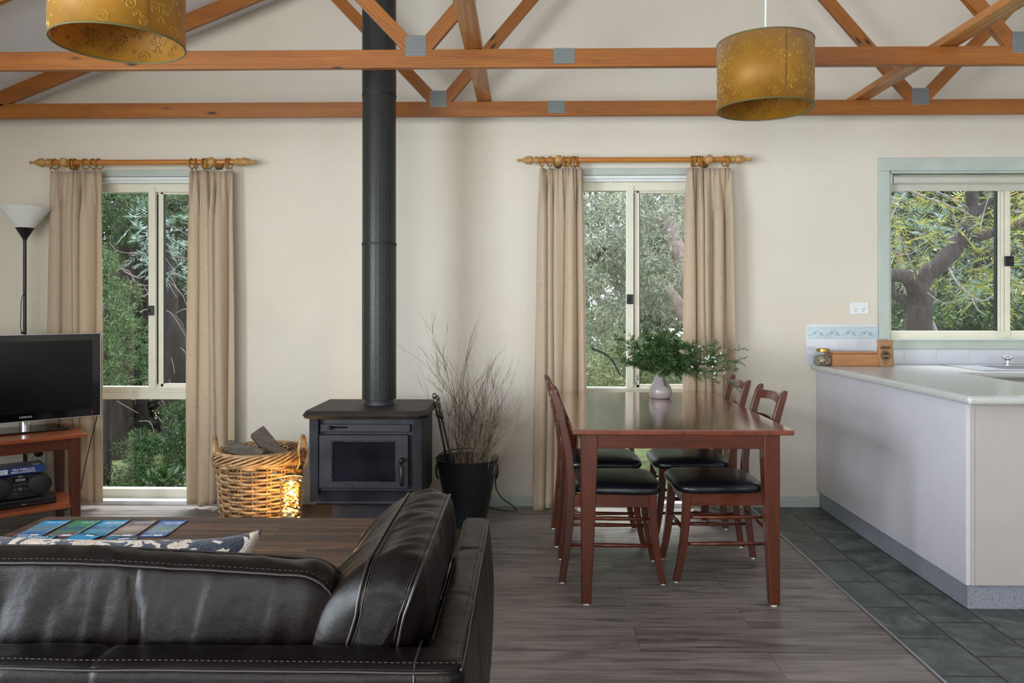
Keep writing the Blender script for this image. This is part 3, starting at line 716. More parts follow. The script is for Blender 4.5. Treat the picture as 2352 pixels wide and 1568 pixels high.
for q in ((gx0, gx1, gz0, gz0+e), (gx0, gx1, gz1-e, gz1), (gx0, gx0+e, gz0, gz1), (gx1-e, gx1, gz0, gz1)): mb.box(q[0], q[1], 4.0445, 4.05, q[2], q[3])
mb.build('rope_seal', plain('ash_grey', '45413F', .8, var=.5, scale=60), dr)
hp = at(923, 1056, 4.02)
mb = MB(); mb.tube([(hp.x, 4.05, hp.z), (hp.x, 4.0, hp.z)], .008, 10).ball((hp.x, 4.0, hp.z), .016).tube([(hp.x, 4.0, hp.z-.01), (hp.x+.003, 3.99, hp.z-.035), (hp.x+.005, 3.985, hp.z-.11), (hp.x+.005, 3.985, hp.z-.125)], [.007, .011, .012, .009], 10)
mb.build('handle', plain('stove_handle', '2C2624', .35, .5), dr, smooth=True)
MB().box(cx-hw+.04, cx+hw-.04, 4.07, 4.1, .30, .335).build('lower_panel', M['stove'], t, bevel=.002)
mb = MB(); mb.prism([(4.085, .30), (4.0, .262), (4.0, .25), (4.01, .243), (4.3, .243), (4.3, .30)], 'x', cx-hw+.045, cx+hw-.045); mb.build('ash_lip', M['stove'], t, bevel=.002)
px0 = at(763, 1170, 4.12).x
MB().box(px0, 2*cx-px0, 4.12, 4.45, .006, .245).build('pedestal', M['stove'], t, bevel=.003)
fc = at(871, 915, 4.33); fx = fc.x; FY = 4.33; FR = .0925
fl = empty('flue', (fx, FY, .72), 'tall black perforated flue pipe rising from the stove through the trusses', 'flue pipe')
cz = ceil_z(fx)
MB().lathe([(.082, .7215), (.082, .735), (.078, .74), (.078, .78)], (fx, FY, 0), 40).build('collar', M['stove'], fl, smooth=True, angle=40)
MB().lathe([(.075, .75), (.075, cz-.05)], (fx, FY, 0), 40).build('inner_pipe', M['blackmatt'], fl, smooth=True, angle=40)
zb = at(0, 913, FY).z; j1 = at(0, 565, FY).z; j2 = at(0, 228, FY).z
for (a, b, r) in ((zb, j1+.01, FR+.0015), (j1, j2+.01, FR), (j2, cz-.05, FR+.001)):
    s = MB().lathe([(r-.004, a), (r, a), (r, b), (r-.004, b)], (fx, FY, 0), 72, caps=False).build('mesh_guard', M['flue'], fl, smooth=True, angle=40)
    MB().lathe([(r-.003, b-.012), (r+.002, b-.012), (r+.002, b+.004), (r-.003, b+.004)], (fx, FY, 0), 72, caps=False).build('joint_band', M['blackmatt'], s, smooth=True, angle=40)

# ---------------------------------------------------------------- firewood basket
BX, BY = at(599, 1030, 4.36).x, 4.36
t = empty('wicker_basket', (BX, BY, .006), 'round woven rattan basket of firewood beside the stove', 'basket')
def brad(z): return .195 + .035*min(1, z/.45)
ns = 18; mb = MB()
for k in range(ns):
    a = 2*math.pi*k/ns
    for s in (-.009, .009):
        mb.tube([((BX+brad(z_)*math.cos(a+s/.2)), (BY+brad(z_)*math.sin(a+s/.2)), z_) for z_ in (.012, .12, .24, .36, .45)], .005, 6)
mb.build('stakes', M['wicker2'], t, smooth=True)
mw = [MB(), MB()]; rows = 21
for j in range(rows):
    z_ = .024 + j*.0196; ph = (j % 2)*math.pi
    pts = []; rads = []
    for k in range(ns*4):
        a = 2*math.pi*k/(ns*4); r = brad(z_) + .012*math.sin(a*ns/2*1.0+ph) + random.uniform(-.001, .001)
        pts.append((BX+r*math.cos(a), BY+r*math.sin(a), z_+.002*math.sin(a*3+j)+.0018*math.cos(a*ns/2+ph)))
    mw[0 if random.random() < .8 else 1].tube(pts, .0073+random.uniform(-.0006, .0006), 6, closed=True)
mw[0].build('weave', M['wicker'], t, smooth=True); mw[1].build('weave', M['wicker2'], t, smooth=True)
mb = MB()
for j in range(9):
    ph = j*2*math.pi/9; pts = []
    for k in range(150):
        a = 2*math.pi*k/150; q = a*3+ph; pts.append((BX+(brad(.45)+.002+.014*math.cos(q))*math.cos(a), BY+(brad(.45)+.002+.014*math.cos(q))*math.sin(a), .437+.030*math.sin(q)))
    mb.tube(pts, .0068, 6, closed=True)
mb.build('braided_rim', M['wicker'], t, smooth=True)
for sg, lo in ((-1, 3.35), (1, -.12)):
    mb = MB()
    for st in range(4):
        pts = []
        for k in range(40):
            q = k/39; an = lo + (q-.5)*.42; h = .445 + .098*math.sin(q*math.pi)**.7; tw = q*34+st*math.pi/2
            rr = brad(.45)+.015+.006*math.cos(tw); pts.append((BX+rr*math.cos(an), BY+rr*math.sin(an), h+.006*math.sin(tw)))
        mb.tube(pts, .0048, 6)
    for dq in (-.21, .21):
        mb.tube([(BX+(brad(.45)+.026)*math.cos(lo+dq), BY+(brad(.45)+.026)*math.sin(lo+dq), .46), (BX+(brad(.4)+.03)*math.cos(lo+dq), BY+(brad(.4)+.03)*math.sin(lo+dq), .40), (BX+(brad(.36)+.015)*math.cos(lo+dq), BY+(brad(.36)+.015)*math.sin(lo+dq), .365)], .005, 6)
    mb.build('handle', M['wicker'], t, smooth=True)
MB().lathe([(.001, .012), (.19, .012), (.19, .02), (.001, .02)], (BX, BY, 0), 32, caps=False).build('base', M['wicker2'], t)
p, q = at(590, 990, 4.34), at(660, 1075, 4.30)
d_ = (q-p).normalized()
mb = MB().beam(p - d_*.0, q + d_*.05, .055, .085, up=(.5, .5, .6)); tag(mb.build('split_log', M['log'], bevel=.006), 'grey split log standing up tilted out of the basket', 'log')
mb = MB().beam(at(528, 1025, 4.33), at(610, 1048, 4.22), .07, .07, up=(0, .4, 1)); tag(mb.build('split_log', M['log'], bevel=.012), 'grey split log lying flat just inside the left handle of the basket', 'log')
mb = MB().beam((BX-.12, 4.42, .37), (BX+.15, 4.40, .385), .08, .08, up=(0, .4, 1)); tag(mb.build('split_log', M['log'], bevel=.012), 'dark log lying low at the back inside the basket', 'log')

# ---------------------------------------------------------------- glass vase of fairy lights
VX, VYY = at(669, 1140, 4.06).x, 4.06; VR = .058
vz1 = at(0, 1100, 4.0).z; vb = .006
v_ = empty('glass_vase', (VX, VYY, vb), 'clear glass cylinder with pebbles and glowing fairy lights beside the basket', 'vase')
MB().lathe([(.001, vb), (VR, vb), (VR, vz1), (VR-.003, vz1), (VR-.003, vb+.012), (.001, vb+.012)], (VX, VYY, 0), 40, caps=False).build('glass', M['glass'], v_, smooth=True, angle=40)
MB().tube([(VX+(VR-.0015)*math.cos(a), VYY+(VR-.0015)*math.sin(a), vz1) for a in [k*math.pi/20 for k in range(40)]], .0018, 6, closed=True).build('lip', plain('glass_lip', 'C8CCC8', .1, 0), v_, smooth=True)
rs = random.Random(4); first = None; npb = 0
for lay in range(9):
    for k in range(5):
        a = k*2*math.pi/5 + lay*.9; r = .034 if k else .006
        loc = (VX+r*math.cos(a), VYY+r*math.sin(a), vb+.026+lay*.0205)
        if first is None:
            m_ = MB().ball((0, 0, 0), (.017, .013, .0105), 12, 8); 
            first = m_.build('pebble', M['pebble'], smooth=True, origin=(0, 0, 0)); o = first
            first['label'] = 'pale pebble heaped in the glass cylinder of fairy lights'; first['category'] = 'pebble'; first['group'] = 'pebbles in the glass vase'
        else: o = first.copy(); col.objects.link(o)
        o.location = loc; o.rotation_euler = (rs.uniform(-.5, .5), rs.uniform(-.5, .5), rs.uniform(0, 3)); sc_ = rs.uniform(.85, 1.1); o.scale = (sc_, sc_, sc_)
fz = vb+.21
fl_ = empty('fairy_lights', (VX, VYY, fz), 'string of warm fairy lights coiled inside the glass cylinder', 'fairy lights')
pts = []
for k in range(160):
    a = k*.62; r = .044*(.45+.5*abs(math.sin(k*1.7))); pts.append((VX+r*math.cos(a), VYY+r*math.sin(a), fz+.002+.125*k/160+.012*math.sin(k*2.3)))
pts += [(VX+.03, VYY-.02, vz1-.03), (VX+.05, VYY-.005, vz1-.012)]
MB().tube(pts, .0006, 4).build('wire', plain('copper_wire', 'C09048', .3, .8), fl_)
bulb = emit('warm_bulb', 'FFC26A', 45)
for k in range(0, 160, 5):
    MB().ball(pts[k], .0030, 8, 6).build('bulb', bulb, fl_, smooth=True)
MB().ball(pts[-1], .0030, 8, 6).build('bulb', bulb, fl_, smooth=True)
for k, (dz, en) in enumerate(((.05, 2.0), (.1, 1.5))):
    L = bpy.data.lights.new('fairy_glow', 'POINT'); L.energy = en; L.color = (1, .58, .17); L.shadow_soft_size = .012
    o = bpy.data.objects.new('fairy_glow', L); col.objects.link(o); o.location = (VX, VYY, fz+dz)

# ---------------------------------------------------------------- bucket with dried branches and fire tools
KX, KY = at(1073, 1050, 4.52).x, 4.52; kz = at(0, 1048, 4.5).z
t = empty('coal_bucket', (KX, KY, 0), 'black tapered metal bucket holding dried branches right of the stove', 'bucket')
MB().lathe([(.001, .004), (.1, .004), (.108, .02), (.178, kz-.012), (.184, kz), (.178, kz), (.172, kz-.012), (.1, .03), (.001, .03)], (KX, KY, 0), 40, caps=False).build('body', M['blackmatt'], t, smooth=True, angle=50)
MB().tube([(KX+.176*math.cos(a), KY+.02+.10*math.sin(a), kz-.004+.035*math.sin(a)) for a in [k*math.pi/20 for k in range(21)]], .007, 8, flat=.5).build('bail_handle', M['black'], t, smooth=True)
for s in (-1, 1):
    MB().tube([(KX+s*(.162+.016*math.sin(q)), KY-.01, kz-.02-.05*(1-math.cos(q))) for q in [k*math.pi/8 for k in range(9)]], .006, 6).build('side_ear', M['black'], t, smooth=True)
rs = random.Random(11)
tw, gr = MB(), MB()
def twigs(m_, p, d, L, r, depth, curl):
    pts = [Vector(p)]; d = Vector(d).normalized(); nseg = 5
    for k in range(nseg):
        d = (d + Vector((rs.uniform(-1, 1), rs.uniform(-1, 1), rs.uniform(-.6, .9)))*curl).normalized(); pts.append(pts[-1] + d*L/nseg)
        if pts[-1].y > WY-.05: pts[-1].y = WY-.05-rs.random()*.04
    m_.tube(pts, [r*(1-.6*k/nseg) for k in range(nseg+1)], 4, caps=False)
    if depth > 0:
        for _ in range(4 if depth > 1 else 3):
            k = rs.randint(1, nseg); dd = (d + Vector((rs.uniform(-1, 1), rs.uniform(-.8, .8), rs.uniform(-.1, 1.)))*.55).normalized()
            twigs(m_, pts[k], dd, L*rs.uniform(.4, .62), r*.55, depth-1, curl)
for k in range(16):
    a = rs.uniform(-.08, .08); tx = rs.gauss(.10, .07)
    twigs(tw, (KX+a, KY+rs.uniform(-.08, .05), .2), (tx, rs.uniform(-.1, .1), 1), rs.uniform(.45, .68) if k < 6 else rs.uniform(.35, .5), .0026, 3, .13)
for k in range(8): twigs(tw, (KX+rs.uniform(0, .08), KY+rs.uniform(-.08, .05), .2), (rs.uniform(.15, .45), rs.uniform(-.1, .1), 1), rs.uniform(.3, .45), .002, 3, .16)
for k in range(75):
    a = rs.uniform(-.08, .13); tx = rs.gauss(.6, .3)
    twigs(gr, (KX+a, KY+rs.uniform(-.09, .05), .25), (tx, rs.uniform(-.4, .15), 1), rs.uniform(.22, .42), .0010, 2, .22)
t = empty('dried_branches', (KX, KY, .2), 'bunch of dry brown twigs and wispy grasses standing in the black bucket', 'dried branches')
tw.build('twigs', M['twig'], t); gr.build('grass_wisps', M['twig2'], t)
def tool(u0, v0, u1, v1, Y0, label):
    p = at(u0, v0, Y0); q = at(u1, v1, Y0+.06); d = (q-p).normalized()
    t = empty('fire_poker', q, label, 'fire tool', 'fire tools')
    MB().tube([p+d*.115, q+d*.25], .007, 10).build('shaft', M['black'], t, smooth=True)
    pr = [(0, .008), (.012, .014), (.022, .014), (.03, .008), (.036, .012), (.05, .011), (.09, .0085), (.1, .012), (.108, .009), (.122, .013), (.135, .01)]
    MB().tube([p+d*a for a, r in pr], [r for a, r in pr], 14).build('handle', M['pewter'], t, smooth=True)
tool(997, 903, 1022, 1035, 4.36, 'steel-handled fire poker, left one leaning in the black bucket')
tool(1003, 908, 1032, 1035, 4.43, 'steel-handled fire tool, right one leaning in the black bucket')
pc = [at(1143, 1060, 4.72), at(1138, 1110, 4.74), at(1150, 1140, 4.8), atz(1186, 1170, .006), atz(1150, 1171, .006), atz(1118, 1166, .006), atz(1060, 1172, .006)]
def smooth_path(P, n=8):
    P = [Vector(p) for p in P]; out = []
    for i in range(len(P)-1):
        a, b, c, d = P[max(i-1, 0)], P[i], P[i+1], P[min(i+2, len(P)-1)]
        for k in range(n):
            t_ = k/n; out.append(.5*((2*b) + (c-a)*t_ + (2*a-5*b+4*c-d)*t_*t_ + (3*b-a-3*c+d)*t_**3))
    out.append(P[-1]); return out
tag(MB().tube(smooth_path(pc), .0035, 6).build('power_cable', M['black'], smooth=True), 'black cable looping down to the floor right of the bucket', 'cable')

# ---------------------------------------------------------------- dining table
TX0, TX1, TY0, TY1 = .190, 1.108, 3.262, 4.69
t = empty('dining_table', ((TX0+TX1)/2, (TY0+TY1)/2, 0), 'polished dark red-brown rectangular wooden dining table with tapered legs', 'table')
MB().box(TX0, TX1, TY0, TY1, .728, .75).build('tabletop', wood('table_top_wood', '35120A', '6A2A12', '87401E', 'y', .16, 1.2, False, 1.0, .015, wv=.04), t, bevel=.004)
for a in (0, 1):
    for b in (0, 1):
        xo = TX0+.04 if a == 0 else TX1-.045; yo = TY0+.045 if b == 0 else TY1-.045
        sx = 1 if a == 0 else -1; sy = 1 if b == 0 else -1
        mb = MB(); vs = []
        for z_, w_ in ((.008, .042), (.35, .058), (.62, .068), (.728, .068)):
            vs += [(xo, yo, z_), (xo+sx*w_, yo, z_), (xo+sx*w_, yo+sy*w_, z_), (xo, yo+sy*w_, z_)]
        fs = [(0, 1, 2, 3), (12, 13, 14, 15)] + [(k*4+i, k*4+(i+1) % 4, k*4+4+(i+1) % 4, k*4+4+i) for k in range(3) for i in range(4)]
        lg = mb.add(vs, fs).build('leg', M['mahog_z'], t, bevel=.004)
        MB().lathe([(.014, 0), (.014, .008)], (xo+sx*.021, yo+sy*.021, 0), 16).build('glide', M['white'], lg)
ap = (.662, .728)
for (x0, x1, y0, y1) in ((TX0+.1, TX1-.1, TY0+.055, TY0+.075), (TX0+.1, TX1-.1, TY1-.075, TY1-.055), (TX0+.05, TX0+.07, TY0+.1, TY1-.1), (TX1-.07, TX1-.05, TY0+.1, TY1-.1)):
    MB().box(x0, x1, y0, y1, *ap).build('apron', M['mahog'], t, bevel=.002)

# ---------------------------------------------------------------- dining chairs (front = +x)
def strip(mb, ctr, w, d):   # ctr list of (x,z), section w (y) x d (x) at y offset
    pass
def make_chair():
    t = empty('dining_chair')
    def leg(path, y, wy, taper=None):
        mb = MB(); vs = []; n = len(path)
        for i, (x, z, dx) in enumerate(path):
            for sx, sy in ((-1,-1),(1,-1),(1,1),(-1,1)): vs.append((x+sx*dx/2, y+sy*wy/2, z))
        fs = [(3,2,1,0), tuple((n-1)*4+k for k in range(4))] + [(k*4+i, k*4+(i+1) % 4, k*4+4+(i+1) % 4, k*4+4+i) for k in range(n-1) for i in range(4)]
        mb.add(vs, fs); o = mb.build('leg', M['mahog_z'], t, bevel=.004, local=True)
        MB().lathe([(.010, 0), (.010, .006)], (path[0][0], y, 0), 12).build('glide', M['white'], o, local=True)
        return o
    for s in (-1, 1):
        leg([(-.232, .006, .03), (-.222, .08, .033), (-.208, .18, .036), (-.196, .3, .038), (-.19, .42, .038), (-.192, .5, .036), (-.203, .6, .036), (-.222, .7, .036), (-.245, .79, .036), (-.262, .845, .034), (-.270, .866, .026), (-.276, .876, .012)], s*.167, .026)
        leg([(.226, .006, .028), (.208, .08, .031), (.192, .18, .034), (.182, .28, .036), (.178, .36, .036), (.178, .412, .036)], s*.165, .034)
    for (x0, x1, y0, y1) in ((-.18, .17, -.178, -.158), (-.18, .17, .158, .178), (.165, .185, -.15, .15), (-.2, -.18, -.155, .155)):
        MB().box(x0, x1, y0, y1, .352, .408).build('seat_rail', M['mahog'], t, bevel=.002, local=True)
    def cush(u, v):
        a = u*2*math.pi; p = 5.0; c, s_ = math.cos(a), math.sin(a)
        k = (abs(c)**p+abs(s_)**p)**(-1/p); x, y = c*k, s_*k
        return x, y
    mb = MB(); N = 64; prof = [(0, .409), (.9, .409), (.985, .413), (1.0, .424), (.995, .436), (.96, .447), (.88, .456), (.72, .463), (.5, .467), (.25, .469), (.001, .470)]
    vs = []; 
    for (k, z_) in prof:
        for i in range(N):
            x, y = cush(i/N, 0); wy = .205 if x > 0 else .19
            vs.append((.018 + x*k*.207, y*k*(.197+.012*x), z_))
    fs = [(j*N+i, j*N+(i+1) % N, (j+1)*N+(i+1) % N, (j+1)*N+i) for j in range(len(prof)-1) for i in range(N)]
    mb.add(vs, fs).build('seat', M['seat'], t, smooth=True, local=True)
    for (z0_, h_, xb, arch) in ((.806, .042, -.252, .010), (.702, .034, -.224, .010), (.595, .034, -.203, .010)):
        mb = MB(); vs = []; n = 13
        for i in range(n):
            q = i/(n-1); y = -.156+.312*q; b = math.sin(q*math.pi); x = xb - .022*b; zb_ = z0_ + arch*b; zt_ = z0_+h_+arch*b*.9
            vs += [(x-.009, y, zb_), (x+.009, y, zb_), (x+.009-.005, y, zt_), (x-.009-.005, y, zt_)]
        fs = [(0,1,2,3), tuple((n-1)*4+k for k in (3,2,1,0))] + [(k*4+i, k*4+4+i, k*4+4+(i+1) % 4, k*4+(i+1) % 4) for k in range(n-1) for i in range(4)]
        mb.add(vs, fs).build('back_rail', M['mahog'], t, smooth=False, bevel=.003, local=True)
    for s in (-1, 1):
        for z_ in (.175, .297):
            xa, xb = -.205 if z_ < .2 else -.196, .19 if z_ < .2 else .181
            MB().tube([(xa, s*.166, z_), ((xa+xb)/2, s*.166, z_), (xb, s*.166, z_)], [.007, .010, .007], 10).build('stretcher', M['mahog'], t, smooth=True, local=True)
    for x_ in (.187, -.2):
        MB().tube([(x_, -.155, .235), (x_, 0, .235), (x_, .155, .235)], [.007, .010, .007], 10).build('stretcher', M['mahog'], t, smooth=True, local=True)
    return t
ch = make_chair()
chairs = [((.397, 3.742), R(-1.5), 'dining chair with black seat, left of the table and nearer the camera'),
          ((.385, 4.29), R(1), 'dining chair with black seat, left of the table and nearer the window'),
          ((.905, 3.775), R(181.5), 'dining chair with black seat, right of the table and nearer the camera'),
          ((.893, 4.30), R(179), 'dining chair with black seat, right of the table and nearer the window')]
for i, (p, a, lab) in enumerate(chairs):
    o = ch if i == 0 else copy_tree(ch)
    o.location = (p[0], p[1], 0); o.rotation_euler = (0, 0, a); tag(o, lab, 'chair', 'dining chairs around the table')

# ---------------------------------------------------------------- vase and sprigs
P = atz(1517, 914, .75); PX, PY = P.x, P.y
tag(MB().lathe([(.001, .7505), (.05, .7505), (.056, .756), (.062, .775), (.064, .79), (.058, .81), (.045, .835), (.032, .858), (.026, .875), (.0255, .893), (.029, .902), (.026, .902), (.022, .893), (.022, .875), (.03, .85), (.03, .80), (.001, .79)], (PX, PY, 0), 48, caps=False).build('ceramic_vase', M['vase'], smooth=True), 'glazed mauve-grey ceramic vase standing on the dining table', 'vase')
def mesh_leaves(name, P_, D_, L_, W_, mat, parent=None, fold=.0, seed=0, loc=None):
    r_ = np.random.default_rng(seed); n = len(P_)
    D_ = D_/np.linalg.norm(D_, axis=1, keepdims=True)
    S = np.cross(D_, r_.normal(size=(n, 3))); S /= np.linalg.norm(S, axis=1, keepdims=True)
    N_ = np.cross(D_, S)
    L_ = L_[:, None]; W_ = W_[:, None]
    base = P_; tip = P_ + D_*L_ - N_*L_*.12; mid = P_ + D_*L_*.45
    V = np.stack([base, mid+S*W_/2, tip, mid-S*W_/2], 1).reshape(-1, 3)
    if parent is not None: V = V - np.array(wloc(parent))
    me = bpy.data.meshes.new(name); me.vertices.add(4*n); me.vertices.foreach_set('co', V.astype(np.float32).ravel())
    me.loops.add(4*n); me.loops.foreach_set('vertex_index', np.arange(4*n, dtype=np.int32))
    me.polygons.add(n); me.polygons.foreach_set('loop_start', np.arange(0, 4*n, 4, dtype=np.int32))
    me.update(calc_edges=True); me.materials.append(mat)
    o = bpy.data.objects.new(name, me); col.objects.link(o); o.parent = parent; return o
t = empty('leafy_sprigs', (PX, PY, .88), 'bunch of fine green leafy sprigs with tiny white flowers in the mauve vase', 'cut foliage')
rs = random.Random(21); stems = MB(); LP, LD, LL = [], [], []; fl_m = MB()
def sprig(p, d, L, r, depth):
    pts = [Vector(p)]; d = Vector(d).normalized(); n = 8
    for k in range(n):
        d = (d + Vector((rs.uniform(-1, 1), rs.uniform(-1, 1), rs.uniform(-1, .75)))*.16).normalized(); pts.append(pts[-1]+d*L/n)
        if k > 0:
            for _ in range(4):
                LP.append(pts[-1]-d*L/n*rs.random()); LD.append(d*.9+Vector((rs.uniform(-1, 1), rs.uniform(-1, 1), rs.uniform(-1, 1)))*.8); LL.append(rs.uniform(.014, .03))
        if depth and k > 1 and rs.random() < .85:
            dd = d + Vector((rs.uniform(-1, 1), rs.uniform(-1, 1), rs.uniform(-.7, .8)))*.9; sprig(pts[-1], dd, L*rs.uniform(.3, .5), r*.6, depth-1)
    stems.tube(pts, [r*(1-.6*k/n) for k in range(n+1)], 4, caps=False)
    return pts
for k in range(20):
    a = rs.uniform(0, 6.28); sp = rs.uniform(.1, 1.0)
    sprig((PX+.012*math.cos(a), PY+.012*math.sin(a), .87), (math.cos(a)*sp*1.15, math.sin(a)*sp*.8, .85), rs.uniform(.12, .215), .0012, 2)
for k in range(9):
    pts = sprig((PX+.01, PY, .88), (rs.uniform(1.2, 2.2), rs.uniform(-.5, .3), rs.uniform(.5, 1.1)), rs.uniform(.24, .36), .0014, 1)
    for p_ in pts[3:]:
        for _ in range(2):
            c_ = p_+Vector((rs.uniform(-.02, .02), rs.uniform(-.02, .02), rs.uniform(-.02, .02)))
            for j in range(5):
                a = j*1.257; fl_m.ball(c_+Vector((.0032*math.cos(a), 0, .0032*math.sin(a))), (.0026, .001, .0026), 6, 4)
for k in range(4): sprig((PX-.01, PY, .88), (rs.uniform(-2., -1.3), rs.uniform(-.4, .2), rs.uniform(.7, 1.2)), rs.uniform(.19, .26), .0013, 1)
sprig((PX, PY-.02, .90), (.1, -1, .1), .06, .0012, 0); sprig((PX+.01, PY-.02, .90), (.15, -.5, -.9), .09, .0012, 0)
stems.build('stems', M['sprigstem'], t); fl_m.build('flowers', M['petal'], t, smooth=True)
LPn = np.array([tuple(p) for p in LP]); LDn = np.array([tuple(p) for p in LD]); LLn = np.array(LL)
mesh_leaves('leaves', LPn, LDn, LLn*1.1, LLn*.19, M['sprig'], t)

# ---------------------------------------------------------------- kitchen bench
KZ = .90; bx0, bx1, by0 = 1.782, 2.372, 3.195
px_, kx_ = 1.822, 1.838
t = empty('kitchen_peninsula', ((px_+bx1)/2, 4.1, 0), 'white laminate kitchen peninsula with grey speckled kickboard', 'kitchen cabinet')
MB().box(px_, px_+.018, 3.285, WY-.002, .106, KZ-.036).build('side_panel', M['bench_side'], t, bevel=.0015)
MB().box(px_+.018, px_+.034, 3.283, 3.30, .106, KZ-.036).build('edge_strip', M['bench_end'], t)
MB().box(px_+.036, bx1-.02, 3.284, 3.302, .106, KZ-.036).build('end_panel', M['bench_end'], t, bevel=.001)
MB().box(bx1-.04, bx1-.02, 3.302, 4.36, .106, KZ-.036).build('back_panel', M['bench_side'], t)
MB().box(kx_, bx1-.06, 3.305, WY-.02, .002, .106).build('kickboard', M['kick'], t)
t2 = empty('sink_cabinet', (3.6, 4.7, 0), 'off-white base cabinets under the sink along the back wall', 'kitchen cabinet')
MB().box(bx1+.01, XR-.02, 4.42, WY-.02, .1, KZ-.036).build('carcass', M['bench_end'], t2, bevel=.001)
for k in range(4):
    d_ = MB().box(bx1+.03+k*.6, bx1+.62+k*.6, 4.4, 4.418, .12, KZ-.05).build('door', M['bench_end'], t2, bevel=.002)
MB().box(bx1+.01, XR-.02, 4.48, WY-.02, .002, .1).build('kickboard', M['kick'], t2)
# worktop as one L-shaped slab with rounded edges
mb = MB(); zt_, zb_ = KZ, KZ-.037
def edge_prof(r=.018, n=6): return [(r-r*math.cos(a), r*math.sin(a)) for a in [math.pi/2*k/n for k in range(n+1)]]
poly = [(bx0, by0), (bx1, by0), (bx1, 4.375), (XR-.01, 4.375), (XR-.01, WY-.001), (bx0, WY-.001)]
mb.prism(poly, 'z', zb_, zt_)
wt = empty('worktop', (2.4, 4.4, KZ-.037), 'pale grey speckled laminate worktop, L-shaped, over the kitchen cabinets', 'worktop')
sx0, sx1, sy0, sy1 = 2.70, 3.62, 4.50, 4.80
mb = MB()
def cell(x0, x1, y0, y1): mb.box(x0, x1, y0, y1, zb_, zt_)
mb = MB(); mb.prism([(bx0, by0), (bx1, by0), (bx1, 4.375), (XR-.01, 4.375), (XR-.01, WY-.001), (sx1, WY-.001), (sx1, sy0), (sx0, sy0), (sx0, WY-.001), (bx0, WY-.001)], 'z', zb_, zt_)
mb.build('slab', M['benchtop'], wt, bevel=.016, seg=5)
MB().box(sx0, sx1, sy1, WY-.001, zb_, zt_).build('slab', M['benchtop'], wt)
sk = empty('kitchen_sink', (3.1, 4.65, KZ), 'stainless steel sink with drainboard set in the worktop under the kitchen window', 'sink')
mb = MB(); S0 = 2.555
mb.box(S0, sx0+.03, 4.44, 4.905, KZ-.0, KZ+.005); mb.box(sx1-.02, 3.9, 4.44, 4.905, KZ, KZ+.005)
mb.box(sx0+.03, sx1-.02, 4.44, sy0+.02, KZ, KZ+.005); mb.box(sx0+.03, sx1-.02, sy1-.02, 4.905, KZ, KZ+.005)
mb.build('rim', M['steel'], sk, bevel=.002)
mb = MB(); mb.box(sx0+.02, sx0+.03, sy0+.01, sy1-.01, KZ-.16, KZ+.003); mb.box(sx1-.02, sx1-.01, sy0+.01, sy1-.01, KZ-.16, KZ+.003); mb.box(sx0+.02, sx1-.01, sy0+.01, sy0+.02, KZ-.16, KZ+.003); mb.box(sx0+.02, sx1-.01, sy1-.02, sy1-.01, KZ-.16, KZ+.003); mb.box(sx0+.02, sx1-.01, sy0+.01, sy1-.01, KZ-.165, KZ-.16)
mb.build('bowl', M['steel'], sk)
tp = at(2314, 843, 4.86); tx, ty = tp.x, 4.86
t = empty('kitchen_tap', (tx, ty, KZ+.005), 'small chrome tap with cross handle on the sink', 'tap')
MB().lathe([(.026, KZ+.005), (.026, KZ+.01), (.014, KZ+.014), (.013, KZ+.03), (.018, KZ+.034)], (tx, ty, 0), 24).build('body', M['chrome'], t, smooth=True, angle=40)
mb = MB().lathe([(.017, KZ+.034), (.02, KZ+.045), (.016, KZ+.058), (.008, KZ+.062)], (tx, ty, 0), 24)
for k in range(4): mb.ball((tx+.024*math.cos(k*1.571+.4), ty+.024*math.sin(k*1.571+.4), KZ+.05), (.012, .012, .009), 10, 7)
mb.build('cross_handle', M['chrome'], t, smooth=True)
# splashback
sb = empty('splashback', (1.9, WY, KZ), 'white glazed tile splashback with blue scroll border above the worktop', 'splashback')
tb = KZ+.0; tw_ = .2045; x_s = at(1852, 790, WY).x; z_top = at(0, 745, WY).z; zb1 = at(0, 768, WY).z
def tiles(x0, x1, z0, z1, step=tw_):
    mb = MB(); x = x0
    while x < x1-.01:
        e = min(x+step-.003, x1); mb.box(x, e, WY-.008, WY, z0, z1); x += step
    return mb
xe = W3[0]-.067
MB().box(x_s-.003, xe, WY-.005, WY-.0005, tb, z_top+.003).box(xe, XR-.05, WY-.005, WY-.0005, tb, W3[2]-.063).build('grout', M['grout'], sb)
tiles(x_s, xe, tb, z_top).build('tile', M['tile'], sb, bevel=.0015)
tiles(at(2003, 820, WY).x+tw_*.0+.001, 4.6, tb, W3[2]-.064).build('tile', M['tile'], sb, bevel=.0015) if False else None
xs_ = at(2000, 820, WY).x
mb = MB(); x = xs_
while x < 4.6:
    x0_ = max(x, xe+.001); mb.box(x0_, x+tw_-.003, WY-.008, WY, tb, W3[2]-.064); x += tw_
mb.build('tile', M['tile'], sb, bevel=.0015)
yb_ = WY-.0086; bz0, bz1 = at(0, 775, WY).z, at(0, 752, WY).z
MB().box(x_s+.002, xe-.002, yb_, WY-.004, bz0, bz1).build('border_band', M['tileblue'], sb)
ln = MB()
for zz in (bz0, bz1, bz1+.006): ln.box(x_s+.002, xe-.002, yb_-.0004, WY-.004, zz-.001, zz+.001)
pk = MB(); hgt = bz1-bz0; k = 0; x = x_s+.012
